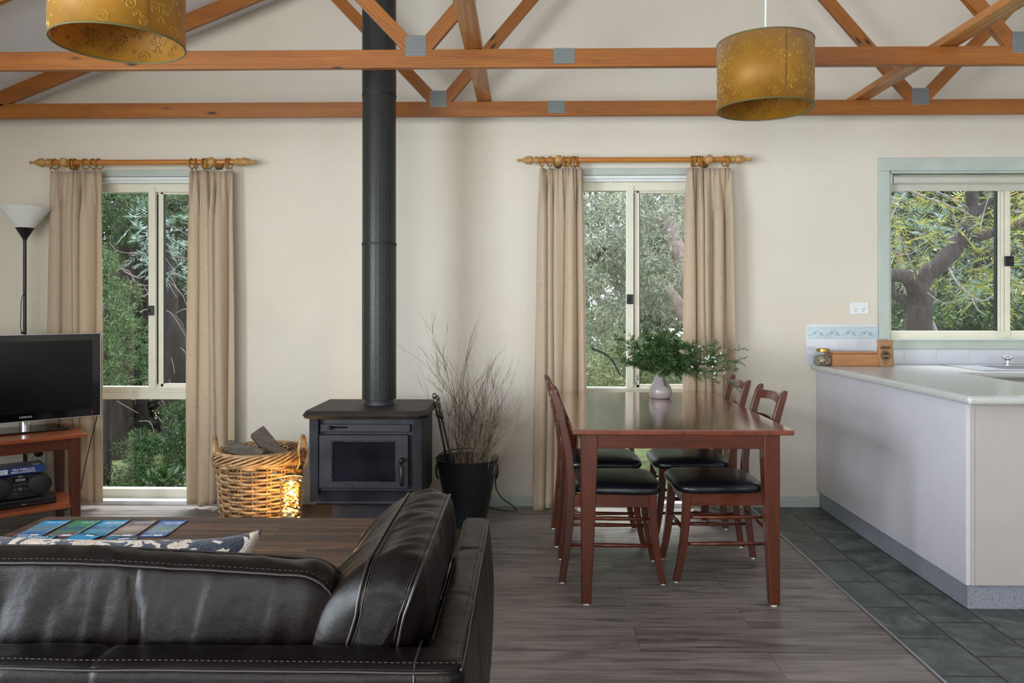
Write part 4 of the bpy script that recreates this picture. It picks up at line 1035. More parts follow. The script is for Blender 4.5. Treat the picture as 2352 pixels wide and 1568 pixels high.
while x < xe-.04:
    ox = x; w_ = .094; zc = (bz0+bz1)/2
    pts = [(ox+w_*q, yb_-.0006, zc-hgt*.28+hgt*.5*math.sin(q*math.pi*.9)**2*(1 if q < .7 else .9)) for q in [j/14 for j in range(15)]]
    ln.tube(pts, .0012, 4)
    ln.tube([(ox+a_, yb_-.0006, zc+b_) for a_, b_ in spiral(w_*.78, -hgt*.12, hgt*.22, 1.3, math.pi/2, -1, 16)], .0011, 4)
    for j in range(4):
        an = .5+j*.35; pk.tube([(ox+w_*.38, yb_-.0008, zc-hgt*.15), (ox+w_*.38+.012*math.cos(an), yb_-.0008, zc-hgt*.15+.012*math.sin(an)), (ox+w_*.38+.024*math.cos(an+.15), yb_-.0008, min(bz1-.003, zc-hgt*.15+.026*math.sin(an+.15)))], [.0016, .0026, .0008], 5, flat=.3)
    x += tw_/2
ln.build('border_scroll', M['tileline'], sb); pk.build('border_flower', M['tilepink'], sb)
# socket
def gpo(x, z, name_label, y=WY, n=2, w_=.118, h_=.075):
    t = empty('power_outlet', (x, y, z), name_label, 'power outlet')
    MB().box(x-w_/2, x+w_/2, y-.009, y-.0005, z-h_/2, z+h_/2).build('plate', M['white'], t, bevel=.003)
    MB().box(x-.038, x+.038, y-.0105, y-.009, z-.032, z+.032).build('insert', M['white'], t, bevel=.001)
    sl = MB()
    for s in (-1, 1):
        MB().lathe([(.008, -.013), (.009, -.0104)], (x+s*.024, y, z+.018), 20, 'y').build('switch', M['white'], t, smooth=True, angle=40)
        sl.box(x+s*.024-.0014, x+s*.024+.0014, y-.0112, y-.0104, z-.024, z-.015)
        for q in (-1, 1): sl.beam((x+s*.024+q*.004, y-.0108, z-.0015), (x+s*.024+q*.0085, y-.0108, z-.009), .0008, .0028, up=(0, 1, 0)) if False else sl.beam((x+s*.024+q*.0045, y-.0108, z-.002), (x+s*.024+q*.0085, y-.0108, z-.009), .0028, .0008, up=(0, 1, 0))
    sl.build('pin_slots', M['black'], t)
    return t
q = at(1972.5, 707.5, WY); gpo(q.x, q.z, 'white double power outlet on the wall left of the kitchen window')

# jar, box, bag
JX = at(1890, 820, 4.85).x; JY = 4.85
t = empty('storage_jar', (JX, JY, KZ), 'glass jar of mixed seeds with a gold screw lid on the worktop', 'jar')
jh = at(0, 803, 4.85).z
MB().lathe([(.001, KZ+.0005), (.046, KZ+.0005), (.054, KZ+.012), (.055, KZ+.03), (.052, jh-.032), (.04, jh-.014), (.036, jh-.008), (.036, jh)], (JX, JY, 0), 40, caps=False).build('glass', M['glass'], t, smooth=True)
t_ = NT('mixed_seeds'); vn = t_.n('ShaderNodeTexVoronoi', i={'Vector': t_.coord('Object'), 'Scale': 190.0})
t_.bsdf(t_.ramp(t_.n('ShaderNodeSeparateColor', i={0: vn.outputs[1]}).outputs[0], [(0, '2A241C'), (.3, '6E604A'), (.6, '9C9078'), (1, 'C4BCA6')]), .8, 0, t_.bump(vn.outputs[0], .8, .003))
o = MB().lathe([(.001, KZ+.004), (.044, KZ+.004), (.051, KZ+.014), (.052, KZ+.03), (.049, jh-.034), (.03, jh-.028), (.001, jh-.026)], (JX, JY, 0), 40, caps=False).build('seeds', t_.m, t, smooth=True); o['kind'] = 'stuff'
MB().lathe([(.001, jh+.014), (.034, jh+.014), (.038, jh+.011), (.039, jh-.004), (.037, jh-.006)], (JX, JY, 0), 40, caps=False).build('lid', plain('gold_lid', 'B8924A', .3, .8), t, smooth=True, angle=40)
b0, b1 = at(1911, 820, 4.80).x, at(2022, 820, 4.80).x; bh = at(0, 806, 4.80).z
t = empty('bamboo_box', ((b0+b1)/2, 4.85, KZ), 'long bamboo box with lid between the seed jar and coffee bag', 'box')
MB().box(b0, b1, 4.79, 4.93, KZ+.0005, bh-.012).build('body', M['bamboo'], t, bevel=.002)
MB().box(b0-.001, b1+.001, 4.789, 4.931, bh-.0105, bh).build('lid', M['bamboo'], t, bevel=.003)
g0, g1 = at(2018, 820, 4.78).x, at(2055, 820, 4.78).x; gz = at(0, 779, 4.80).z; gc = (g0+g1)/2
t = empty('coffee_bag', (gc, 4.8, KZ), 'brown kraft paper coffee pouch with black print on the worktop', 'bag')
def bag(u, v):
    a = u*2*math.pi; z_ = KZ+.001+(gz-KZ)*v; th = .034*(1-v)**.7*(.9 if v > .02 else 1)+.0025; wx = (g1-g0)/2*(.93+.06*math.sin(v*3.1)-.05*math.exp(-((v-.8)/.08)**2)+(.12*max(0, v-.82)/.18))
    p_ = .55 if v < .8 else .35
    c, s_ = math.cos(a), math.sin(a)
    return (gc+wx*math.copysign(abs(c)**p_, c), 4.80+th*math.copysign(abs(s_)**.8, s_)+.003*math.sin(z_*90+c*4)*(1-v), z_)
bg = MB().grid(48, 26, bag, cu=True); bg.f.append(tuple(range(0, 48*26, 26))); kraft = plain('kraft_paper', 'A67E58', .65, var=.06, bump=.15)
bg.build('pouch', kraft, t, smooth=True)
MB().box(gc-(g1-g0)/2*.96, gc+(g1-g0)/2*.96, 4.796, 4.8005, gz-.022, gz-.014).build('seal_strip', plain('kraft_light', 'B8926C', .6), t)
gp = gc-.011
ink = plain('black_ink', '151210', .6)
yf = 4.7625
text('OBSIDIAN', .026, (gp, 4.776, KZ+.112), (1, 0, 0), (0, .1, 1), ink, t, width=.062, shear=.3)
zc = KZ+.066; lg = MB()
for r_ in (.030, .0225): lg.tube([(gp+r_*math.cos(a), 4.7665-(.0), zc+r_*math.sin(a)) for a in [k*math.pi/18 for k in range(36)]], .0011, 5, closed=True)
lg.tube([(gp-.018, 4.7665, zc), (gp-.006, 4.7665, zc+.006), (gp+.004, 4.7665, zc+.001), (gp+.018, 4.7665, zc+.006)], .0018, 5); 
for sg_, h0 in ((1, .009), (-1, .008)):      # dark caps above and below the wave
    cap = [(gp+.0185*math.cos(a), zc+sg_*.0185*math.sin(a)) for a in [R(28)+k*R(124)/12 for k in range(13)]]
    if sg_ < 0: cap = cap[::-1]
    lg.prism(cap, 'y', 4.7655, 4.7675)
for k in range(20):                          # lettering band of the round emblem, as unreadable ticks
    a = R(200)-k*R(11.5) if k < 10 else R(335)-(k-10)*R(-11.5)-R(115)
    lg.tube([(gp+r_*math.cos(a), 4.7665, zc+r_*math.sin(a)) for r_ in (.0248, .0277)], .0007, 4)
lg.build('emblem', ink, t)
MB().box(gp-.022, gp+.022, 4.7645, 4.7665, KZ+.024, KZ+.0265).box(gp-.016, gp+.016, 4.7645, 4.7665, KZ+.017, KZ+.0195).build('small_print', plain('faded_ink', '7A5F48', .6), t)

# ---------------------------------------------------------------- leather corner sofa
sofa = empty('leather_sofa', (-1.5, 1.7, 0), 'large dark brown leather corner sofa seen from behind in the foreground', 'sofa')
def nz(x, y, z=0): return mnoise.noise(Vector((x, y, z)))
def fdisp(P, N):
    d = .004*nz(P.x*5, P.y*5, P.z*5) + .0018*nz(P.x*17, P.y*17, P.z*9+3)
    for xs in (-.79, -1.75):
        if P.y < 1.5: d -= .007*math.exp(-((P.x-xs)/.006)**2)
    for ys in (1.73, 2.07):
        if P.x > -.23: d -= .005*math.exp(-((P.y-ys)/.005)**2)
    if N.x > .5 or N.y < -.5: d += .014*math.sin(min(max((P.z-.1)/.52, 0), 1)*math.pi)
    if N.z > .7: d += .004
    return d
MB().rbox(-3.0, -.118, 1.385, 1.485, .08, .62, .022, .012, fdisp).build('back_frame', M['leather'], sofa, smooth=True, merge=True)
MB().rbox(-.192, -.114, 1.388, 2.38, .08, .62, .022, .012, fdisp).build('back_frame', M['leather'], sofa, smooth=True, merge=True)
MB().rbox(-3.0, -2.86, 1.45, 2.35, .08, .60, .03, .04, fdisp).build('arm', M['leather'], sofa, smooth=True, merge=True)
MB().rbox(-2.86, -.96, 1.49, 2.30, .20, .44, .05, .03).build('seat', M['leather'], sofa, smooth=True, merge=True)
MB().rbox(-.95, -.188, 1.49, 2.37, .20, .43, .05, .03).build('seat', M['leather'], sofa, smooth=True, merge=True)
MB().rbox(-2.95, -.22, 1.5, 2.28, .08, .21, .02, .1).build('base', M['leather'], sofa, smooth=True, merge=True)
for (x, y) in ((-2.9, 1.45), (-.2, 1.45), (-.2, 2.3), (-2.9, 2.25)): MB().box(x-.03, x+.03, y-.03, y+.03, 0, .085).build('foot', M['black'], sofa, bevel=.003)
def stitches(path, name, parent, step=.011, length=.006, r=.0009):
    mb = MB(); acc = 0
    for i in range(len(path)-1):
        a, b = Vector(path[i]), Vector(path[i+1]); L = (b-a).length
        if L < 1e-6: continue
        while acc < L:
            p = a + (b-a)*(acc/L); q = p + (b-a).normalized()*length; mb.tube([p, q], r, 4); acc += step
        acc -= L
    return mb.build(name, M['stitch'], parent)
def wob(x): return .002*nz(x*7, 4, 1)
zf = .6225
seam1 = [(x, 1.386+wob(x)*.5, zf-.009+wob(x)) for x in [-3+k*.02 for k in range(144)]]
MB().tube(seam1, .0028, 6).build('piping', M['piping'], sofa, smooth=True)
stitches([(x, 1.396, zf+.0045+wob(x)) for x in [-1.3+k*.02 for k in range(60)]], 'stitching', sofa)
seam2 = [(-.1155+wob(y), y, zf-.006) for y in [1.39+k*.02 for k in range(50)]]
MB().tube(seam2, .003, 6).build('piping', M['piping'], sofa, smooth=True)
stitches([(-.126, y, zf+.0045) for y in [1.42+k*.02 for k in range(48)]], 'stitching', sofa)
stitches([(-.180, y, zf+.0045) for y in [1.50+k*.02 for k in range(44)]], 'stitching', sofa)
MB().tube([(-.2, 1.488, zf+.0035), (-.2, 1.44, zf+.006), (-.2, 1.395, zf+.003), (-.2, 1.383, zf-.02), (-.2, 1.375, .5)], .0022, 6).build('piping', M['piping'], sofa, smooth=True)

def back_cushion(L, w, H, bf, bb, tf, seed, creases=(), wr=.006, lean=0, drop=None, rend=.075, end_lean=0):
    def surf(s, t, raw=False):
        # s: distance along the length 0..L ; t 0..4
        k = int(t) % 4; q = t - int(t); sb = math.sin(q*math.pi)
        if k == 0: a, b = -w - bb*sb**.8, H*q
        elif k == 1: a, b = -w + 2*w*q, H + .012*sb
        elif k == 2: a, b = w + bf*sb**.8, H*(1-q)
        else: a, b = w - 2*w*q, -.01*sb
        d = min(s, L-s); i = 0
        if d < rend: i = rend*(1-math.sqrt(max(0, 1-((rend-d)/rend)**2)))
        ka = 1 - .10*i/rend; kb = 1 - i/(H/2)
        if k == 0: a = -w + (a+w)*(1-i/rend)
        if k == 2: a = w + (a-w)*(1-i/rend)
        a *= ka; b = H/2 + (b-H/2)*kb
        n_ = Vector((0, a, (b-H/2))).normalized()
        dd = 0
        if k in (0, 2):
            up = max(0, (b/H-.45))/.55 if True else 0
            fold = nz(s*22 + 3*b, b*5, seed) + .5*nz(s*48, b*8, seed+5)
            fade = sb**.7
            fold = nz(s*19 - 5*b, b*4, seed) + .45*nz(s*44 - 8*b, b*7, seed+5)
            dd += (wr*2.2*fold*(.35+up) + .020*nz(s*4.2, b*4, seed+9))*fade
        elif k == 1:
            fold = nz(s*15 + a*14, a*6, seed+2) + .5*nz(s*34 + a*20, a*9, seed+4); dd += wr*.95*fold*(.4+.6*sb) + .007*nz(s*4, a*3, seed+7)
            if abs(q-.5) > .42: dd -= .002
        for c in creases:
            if k in (0,): dd -= .018*math.exp(-((s-c-.02*math.sin(q*3))/.008)**2)
        a += n_.y*dd; b += n_.z*dd
        if drop: b -= drop(s)*(b/H)
        return s, a + lean*(H-b), b
    NS = int(L/.009); NT_ = 30*4
    mb = MB(); vs = []
    ss = []; s = 0
    ends = [rend*(1-math.cos(k*math.pi/2/12)) for k in range(13)]
    n = int((L-2*rend)/.009)
    ss = ends + [rend+(L-2*rend)*k/n for k in range(1, n)] + [L-e for e in reversed(ends)]
    for s in ss:
        for j in range(NT_): vs.append(surf(s, j*4/NT_))
    m = len(ss); fs = [(i*NT_+j, i*NT_+(j+1) % NT_, (i+1)*NT_+(j+1) % NT_, (i+1)*NT_+j) for i in range(m-1) for j in range(NT_)]
    for end, sgn in ((0, -1), (m-1, 1)):
        ring = vs[end*NT_:(end+1)*NT_]; c = Vector((0, 0, 0))
        for p in ring: c += Vector(p)
        c /= NT_; prev = end*NT_
        for sc_ in (.85, .6, .3):
            base = len(vs)
            for p in ring:
                P = c + (Vector(p)-c)*sc_; P.x += sgn*.012*(1-sc_**2) + .003*nz(P.y*20, P.z*20, seed); vs.append(tuple(P))
            for j in range(NT_): fs.append((prev+j, prev+(j+1) % NT_, base+(j+1) % NT_, base+j))
            prev = base
        vs.append((c.x+sgn*.012, c.y, c.z)); cc = len(vs)-1
        for j in range(NT_): fs.append((prev+j, prev+(j+1) % NT_, cc))
    mb.add(vs, fs)
    def edge(t):
        path = []
        for s in [L*k/90 for k in range(91)]:
            x, a, b = surf(s, t); _, a2, b2 = surf(s, 1.5)
            path.append((x, a + (.0025 if t > 1.5 else -.0025), b+.0015))
        # run down both end faces
        for sgn, s in ((1, L), (-1, 0)):
            col_ = []
            for k in range(1, 14):
                tt = (t - .9*k/13) if t <= 1.5 else (t + .9*k/13)
                x, a, b = surf(s, tt); col_.append((x+sgn*.003, a, b))
            path = path + col_ if sgn == 1 else col_[::-1] + path
        return path
    return mb, edge(1.0), edge(2.0), surf
def place(mbp, f):
    mb = MB(); mb.v = [f(*p) for p in mbp.v]; mb.f = mbp.f; return mb
drop = lambda s: .0 if s < .75 else .028*((s-.75)/.63)**1.5 if s < 1.38 else .028
for (x0, L, seed, cr, dr) in ((-1.755, 1.385, 3, (.98, ), drop), (-2.86, 1.09, 15, (.5,), None)):
    f = lambda s, a, b, x0=x0: (x0+s, 1.572+a, .375+b)
    m_, e1, e2, _ = back_cushion(L, .050, .385, .10, .026, 0, seed, cr, .0065, .02, dr)
    c = place(m_, f).build('back_cushion', M['leather'], sofa, smooth=True)
    for e, r_ in ((e1, .0032), (e2, .0022)):
        MB().tube([f(*p) for p in e], r_, 6).build('piping', M['piping'], c, smooth=True)
    stitches([f(p[0], p[1]+.012, p[2]+.0045) for p in e1[13:-13]], 'stitching', c)
f = lambda s, a, b: (-.252-a, 1.485+s, .385+b)
m_, e1, e2, _ = back_cushion(.60, .052, .392, .11, .05, 0, 31, (), .0115, .26, lambda s: .012*max(0, 1-s/.3), .07)
c = place(m_, f).build('back_cushion', M['leather'], sofa, smooth=True)
for e, sg in ((e1, 1), (e2, -1)):
    MB().tube([f(*p) for p in e], .0036, 6).build('piping', M['piping'], c, smooth=True)
    MB().tube([f(p[0], p[1]+sg*.009, p[2]+.001) for p in e], .0015, 6).build('piping', M['piping'], c, smooth=True)
    stitches([f(p[0], p[1]+sg*.014, p[2]+.0038) for p in e[13:-13]], 'stitching', c, .008, .005)

# patterned throw cushion
mb = MB()
def pillow(side):
    def fn(u, v):
        U, V = 2*u-1, 2*v-1
        W_, H_, T_ = .37, .17, .06
        x = W_*U*(1-.09*(1-abs(V)**2)*abs(U)**3*0 - .05*(1-V*V)); y = H_*V*(1-.10*(1-U*U))
        th = T_*((1-abs(U)**3.0)*(1-abs(V)**3.0))**.55 + .004*nz(U*4, V*4, 2)*(1-abs(U))*(1-abs(V))
        tip = max(0, (U-.55)/.45)**2*max(0, V); return Vector((x, side*th - .02*tip, y + .012*tip))
    return fn
Rm = Matrix.Rotation(R(0), 4, 'Y') @ Matrix.Rotation(R(-48), 4, 'X')
for sd in (1, -1):
    fn = pillow(sd); mb.grid(50, 34, lambda u, v: tuple(Vector((-1.065, 1.93, .541)) + (Rm @ fn(u, v))))
tag(mb.build('throw_cushion', M['ikat'], smooth=True, merge=True), 'navy and cream woven throw cushion lying along the front of the leather sofa', 'cushion')

# ---------------------------------------------------------------- coffee table and brochures
CT = (-1.86, -.45, 2.44, 3.0)
t = empty('coffee_table', ((CT[0]+CT[1])/2, 2.72, 0), 'rustic coffee table topped with narrow reclaimed timber strips', 'coffee table')
MB().box(CT[0], CT[1], CT[2], CT[3], .405, .45).build('tabletop', M['rustic'], t, bevel=.003)
for x in (CT[0]+.05, CT[1]-.13):
    for y in (CT[2]+.05, CT[3]-.13): MB().box(x, x+.08, y, y+.08, 0, .405).build('leg', M['rustic'], t, bevel=.004)
MB().box(CT[0]+.13, CT[1]-.13, CT[2]+.07, CT[2]+.09, .33, .405).build('apron', M['rustic'], t); MB().box(CT[0]+.13, CT[1]-.13, CT[3]-.09, CT[3]-.07, .33, .405).build('apron', M['rustic'], t)
paper_white = plain('print_white', 'F2F4F4', .35, var=.01)
def cover(name, sky, c1, c2, c3, seed, horiz=.62):
    t = NT(name); g = t.coord('Generated'); sep = t.n('ShaderNodeSeparateXYZ', i={0: g})
    n = t.noise(t.coord('Generated', (3, 5, 1), loc=(seed, seed*.7, 0)), 2.2, 5, .6, .8)
    yy = t.math('ADD', sep.outputs[1], t.math('MULTIPLY', t.math('SUBTRACT', n, .5), .55))
    c = t.ramp(yy, [(.12, c3), (.32, c2), (.5, c1), (horiz, c2), (horiz+.1, sky), (1, sky)])
    t.bsdf(c, .22, 0, None, Coat_Weight=.3); return t.m
def brochure(p, ang, w_, h_, mat, title, lab, curl=.0012, tsize=.0125, tpos=.80, talign=.62):
    t = empty('brochure', (0, 0, 0))
    def fn(u, v): return (w_*u - w_/2, h_*v - h_/2, .0012 + curl*(max(0, u-.6)/.4)**2*1.2 + curl*.5*(max(0, v-.8)/.2)**2)
    MB().grid(12, 12, fn).build('cover', mat, t, smooth=True, solid=.0011, local=True)
    zz = .0036
    if title == '=':      # two short illegible title lines
        MB().box(-w_*.1, w_*.34, h_*.40, h_*.40+.006, .0018, .0022).box(-w_*.1, w_*.2, h_*.43, h_*.43+.003, .0018, .0022).build('title_lines', paper_white, t, local=True); title = ''
    for k, ln_ in enumerate(title.split('\n')):
        if ln_:
            wd = min(w_*.72, .0098*len(ln_)); yt = h_*(tpos-.5)-k*.016
            text(ln_, tsize, (w_*(talign-.5), yt, zz), (1, 0, 0), (0, 1, 0), paper_white, t, width=wd, ext=.0002, shear=.1, local=True)
    MB().box(0, w_*.42, -h_*.46, -h_*.46+.012, .0018, .0022).build('badge', paper_white, t, local=True)
    MB().box(-w_*.42, -w_*.05, -h_*.445, -h_*.445+.004, .0018, .0021).build('caption_line', paper_white, t, local=True)
    t.location = p; t.rotation_euler = (0, 0, ang); tag(t, lab, 'brochure', 'tourist brochures on the coffee table')
rows = [((31, 1232), (94.6, 1232), (106, 1194.5), (169, 1194.5), cover('print_drive', '46A8DC', '7E9A84', '6A98C4', '4A6CA0', 1), 'SCENIC DRIVES', 'sky-blue SCENIC DRIVES brochure, leftmost in the row on the coffee table'),
        ((104, 1232.5), (169, 1232.5), (177.5, 1194.5), (236, 1194.5), cover('print_walks', '4E9C78', '4A6494', '5E9470', '7A6678', 2, .55), 'WALKS', 'green WALKS brochure, second from the left on the coffee table'),
        ((174, 1232.5), (240, 1232.5), (240, 1194), (302, 1194), cover('print_snorkel', '3CA2D2', '4A6E94', '62AACC', '3E8098', 3), 'SNORKELLING\n& KAYAKING', 'turquoise SNORKELLING & KAYAKING brochure in the middle of the row'),
        ((244.5, 1233), (309, 1233), (303, 1195), (367, 1195), cover('print_sites', '84707A', 'C8B0A8', 'A88A7C', '7A6674', 4), 'ANCIENT SITES', 'brown ANCIENT SITES brochure, fourth in the row on the coffee table'),
        ((317, 1233), (380, 1233), (373, 1194.5), (435, 1194.5), cover('print_island', '3A6EBC', '6E8A66', '6A86A8', '34508E', 5), 'MONTAGUE\nISLAND', 'royal-blue MONTAGUE ISLAND brochure, rightmost in the row')]
TZ = .4505
for a, b, c_, d_, mt, ti, lab in rows:
    A, B, C_, D_ = (atz(u, v, TZ) for u, v in (a, b, c_, d_))
    cen = (A+B+C_+D_)/4; up = ((C_+D_)-(A+B))/2
    brochure((cen.x, cen.y, TZ), math.atan2(up.y, up.x)-math.pi/2, (B-A).length, up.length, mt, ti, lab)
teal = cover('print_teal', '2E86A6', '3C8CA4', '2E7E9C', '2A6480', 6)
brochure((-1.73, 2.632, TZ), R(2), .155, .21, teal, 'EUROBODALLA', 'teal brochure with rounded edge half hidden behind the throw cushion, far left', .0012, .02, .90, .5)
brochure((-1.57, 2.655, TZ+.001), R(-14), .10, .21, cover('print_sky', '35A0D2', '6EA8B8', '3E98C4', '2E7AA8', 7), '=', 'pale blue brochure turned askew below the middle of the row', .0012, .012, .86, .5)
brochure((-1.43, 2.63, TZ), R(-6), .10, .21, cover('print_sky_two', '2C8CC0', '3C9CC8', '3A88AC', '2E7AA8', 8), '', 'plain blue brochure peeping out above the throw cushion, second from right in the lower row')
brochure((-1.375, 2.62, TZ+.001), R(24), .10, .21, cover('print_slate', '3A4E7A', '4E6A8A', '3C5478', '2E4468', 9), '=', 'slate-blue brochure with one corner showing, rightmost in the lower row', .0012, .012, .9, .6)

# ---------------------------------------------------------------- corner television unit
PH = math.atan2(.67, .74); TC = Vector((-2.952, 4.26, 0))
def loc2w(x, y, z): return Vector((TC.x + x*math.cos(PH) - y*math.sin(PH), TC.y + x*math.sin(PH) + y*math.cos(PH), z))
st = empty('television_stand'); X_, Y_ = .425, .25
MB().box(-X_, X_, -Y_, Y_, .528, .55).build('top', M['tvwood'], st, bevel=.003, local=True)
for sx in (-1, 1):
    for sy in (-1, 1):
        mb = MB(); vs = []; xo, yo = sx*(X_-.028), sy*(Y_-.028)
        for z_, w_ in ((0, .04), (.3, .052), (.528, .056)): vs += [(xo, yo, z_), (xo-sx*w_, yo, z_), (xo-sx*w_, yo-sy*w_, z_), (xo, yo-sy*w_, z_)]
        mb.add(vs, [(0, 1, 2, 3), (8, 9, 10, 11)] + [(k*4+i, k*4+(i+1) % 4, k*4+4+(i+1) % 4, k*4+4+i) for k in range(2) for i in range(4)]).build('leg', M['mahog_z'], st, bevel=.003, local=True)
for q in ((-X_+.08, X_-.08, -Y_+.035, -Y_+.053), (-X_+.08, X_-.08, Y_-.053, Y_-.035), (-X_+.035, -X_+.053, -Y_+.08, Y_-.08), (X_-.053, X_-.035, -Y_+.08, Y_-.08)):
    MB().box(*q, .465, .528).build('apron', M['mahog'], st, bevel=.002, local=True)
MB().box(-X_+.04, X_-.04, -Y_+.04, Y_-.04, .135, .155).build('shelf', M['tvwood'], st, bevel=.002, local=True)
st.location = TC; st.rotation_euler = (0, 0, PH); tag(st, 'red-brown wooden corner television stand with a lower shelf', 'television stand')
tv = empty('television'); cx_ = 0; hw_ = .39
bez = MB().box(-hw_, hw_, -.012, .03, .055, .548).build('bezel', M['blackgloss'], tv, bevel=.006, seg=3, local=True)
MB().box(-hw_+.045, hw_-.045, -.0135, -.011, .10, .510).build('screen', plain('dark_screen', '040405', .2, Specular_IOR_Level=.25), tv, local=True)
e = MB()
for q in ((-hw_-.002, hw_+.002, .0535, .056), (-hw_-.002, hw_+.002, .547, .5495)): e.box(q[0], q[1], -.014, .004, q[2], q[3])
for s in (-1, 1): e.box(s*hw_-.002, s*hw_+.002, -.014, .004, .0535, .5495)
e.build('clear_edge', plain('clear_edge', 'B8B8C8', .1, .2), tv, local=True)
MB().box(-.3, .3, .03, .065, .12, .48).build('rear_housing', M['black'], tv, bevel=.012, local=True)
MB().lathe([(.03, .012), (.03, .075)], (0, .02, 0), 24).build('neck', M['chrome'], tv, smooth=True, angle=40, local=True)
mb = MB(); mb.prism([(-.2, -.13), (.2, -.13), (.185, .13), (-.185, .13)], 'z', .0015, .011); mb.build('glass_base', M['blackgloss'], tv, bevel=.003, local=True)
text('SAMSUNG', .014, (0, -.0145, .078), (1, 0, 0), (0, 0, 1), plain('logo_silver', 'C8C8CC', .3, .3), tv, width=.062, local=True)
MB().ball((hw_-.045, -.0135, .077), .0022, 8, 6).build('power_light', emit('red_led', 'FF2010', 4), tv, local=True)
tv.location = loc2w(.178, .085, .55); tv.rotation_euler = (0, 0, PH); tag(tv, 'black flat-screen television with glossy bezel on the corner stand', 'television')
br = empty('disc_player'); MB().box(-.215, .215, -.1, .1, .003, .04).build('case', M['black'], br, bevel=.003, local=True)
MB().box(-.213, .213, -.1015, -.099, .008, .034).build('front_panel', M['blackgloss'], br, bevel=.001, local=True)
text('Blu-ray', .009, (.055, -.102, .015), (1, 0, 0), (0, 0, 1), plain('grey_print', '8A8A90', .5), br, width=.02, local=True)
br.location = loc2w(.085, -.01, .155); br.rotation_euler = (0, 0, PH); tag(br, 'slim black disc player on the shelf of the television stand', 'disc player')
bb = empty('portable_stereo')
def bsec(u, v):
    a = u*2*math.pi; c, s_ = math.cos(a), math.sin(a); p = 2/2.6; hx = .155; hz = .066
    k = (1, 1, .96, .8)[0]; yy = -.075 + .15*v; sc_ = 1 if .08 < v < .92 else .95
    return (hx*sc_*math.copysign(abs(c)**p, c), yy, .068 + hz*sc_*math.copysign(abs(s_)**p, s_))
g = MB().grid(48, 12, bsec, cu=True); g.f += [tuple(range(0, 48*12, 12)), tuple(range(11, 48*12, 12))]
g.build('body', M['black'], bb, smooth=True, angle=40, local=True)
for s in (-1, 1):
    MB().lathe([(.001, -.086), (.045, -.084), (.056, -.078), (.058, -.074)], (s*.095, 0, .068), 40, 'y').build('speaker', M['blackmatt'], bb, smooth=True, local=True)
    MB().tube([(s*.095+.058*math.cos(a), -.077, .068+.058*math.sin(a)) for a in [k*math.pi/20 for k in range(40)]], .0018, 6, closed=True).build('speaker_ring', M['black'], bb, smooth=True, local=True)
MB().box(-.036, .036, -.0765, -.073, .096, .118).build('display_panel', M['blackgloss'], bb, bevel=.001, local=True)
MB().box(-.024, .024, -.0772, -.076, .099, .113).build('display', plain('lcd', '6E7A74', .3), bb, local=True)
mb = MB()
for k in range(9): mb.box(-.030+.0105*(k % 6), -.0225+.0105*(k % 6), -.077, -.074, .08-.02*(k//6), .083-.02*(k//6))
mb.lathe([(.009, -.0775), (.009, -.074)], (0, 0, .055), 20, 'y'); mb.box(-.032, -.02, -.077, -.074, .052, .056); mb.box(.02, .034, -.077, -.074, .052, .056); mb.box(-.03, -.015, -.077, -.074, .028, .032)
mb.build('buttons', plain('grey_button', '55565C', .4), bb, local=True)
text('SONY', .011, (0, -.0775, .1245), (1, 0, 0), (0, 0, 1), plain('logo_grey', 'B8B8BC', .4), bb, width=.024, local=True)
bb.location = loc2w(.128, -.005, .196); bb.rotation_euler = (R(0), 0, PH); tag(bb, 'black oval portable stereo with two round speakers under the television', 'stereo')
bk = empty('book'); blue = plain('navy_cover', '1F3A78', .35)
MB().box(-.125, .125, -.07, .09, .001, .0035).box(-.125, .125, -.07, .09, .0395, .042).box(-.125, .125, -.0725, -.069, .001, .042).build('cover', blue, bk, bevel=.001, local=True)
MB().box(-.122, .122, -.069, .087, .0035, .0395).build('pages', plain('paper_edges', 'D8D2C2', .8), bk, local=True)
text('FIELD GUIDE to the', .014, (.02, -.0735, .028), (1, 0, 0), (0, 0, 1), paper_white, bk, width=.105, local=True)
text('BIRDS of AUSTRALIA', .014, (.02, -.0735, .014), (1, 0, 0), (0, 0, 1), paper_white, bk, width=.115, local=True)
MB().box(-.10, -.055, -.0733, -.072, .008, .034).build('author_panel', paper_white, bk, local=True)
text('Simpson\n& Day', .011, (-.0775, -.0738, .021), (1, 0, 0), (0, 0, 1), blue, bk, width=.036, local=True)
text('HELM', .006, (.105, -.0735, .02), (1, 0, 0), (0, 0, 1), paper_white, bk, local=True) if False else None
MB().box(.07, .105, -.05, -.01, .0421, .0424).build('cover_print', paper_white, bk, local=True)
bk.location = loc2w(.125, .0, .330); bk.rotation_euler = (0, 0, PH-R(1)); tag(bk, 'thick navy-blue bird field guide lying on top of the stereo', 'book')

# floor lamp
LX, LY = at(57, 600, 4.80).x, 4.80
t = empty('floor_lamp', (LX, LY, 0), 'black uplighter floor lamp with a white glass bowl behind the television', 'floor lamp')
za, zb_, zc_ = at(0, 477, LY).z, at(0, 524, LY).z, at(0, 549, LY).z
MB().lathe([(.05, zb_), (.147, za), (.143, za), (.048, zb_+.004)], (LX, LY, 0), 48, caps=False).build('lamp_shade', M['opal'], t, smooth=True, angle=50)
MB().lathe([(.011, zc_-.01), (.012, zc_), (.052, zb_), (.05, zb_+.003), (.001, zb_+.003)], (LX, LY, 0), 40).build('shade_holder', M['black'], t, smooth=True, angle=40)
MB().lathe([(.0095, .02), (.0095, zc_)], (LX, LY, 0), 20).build('pole', M['black'], t, smooth=True, angle=40)
MB().lathe([(.001, 0), (.125, 0), (.127, .012), (.11, .022), (.02, .03), (.012, .05)], (LX, LY, 0), 40).build('base', M['black'], t, smooth=True, angle=50)
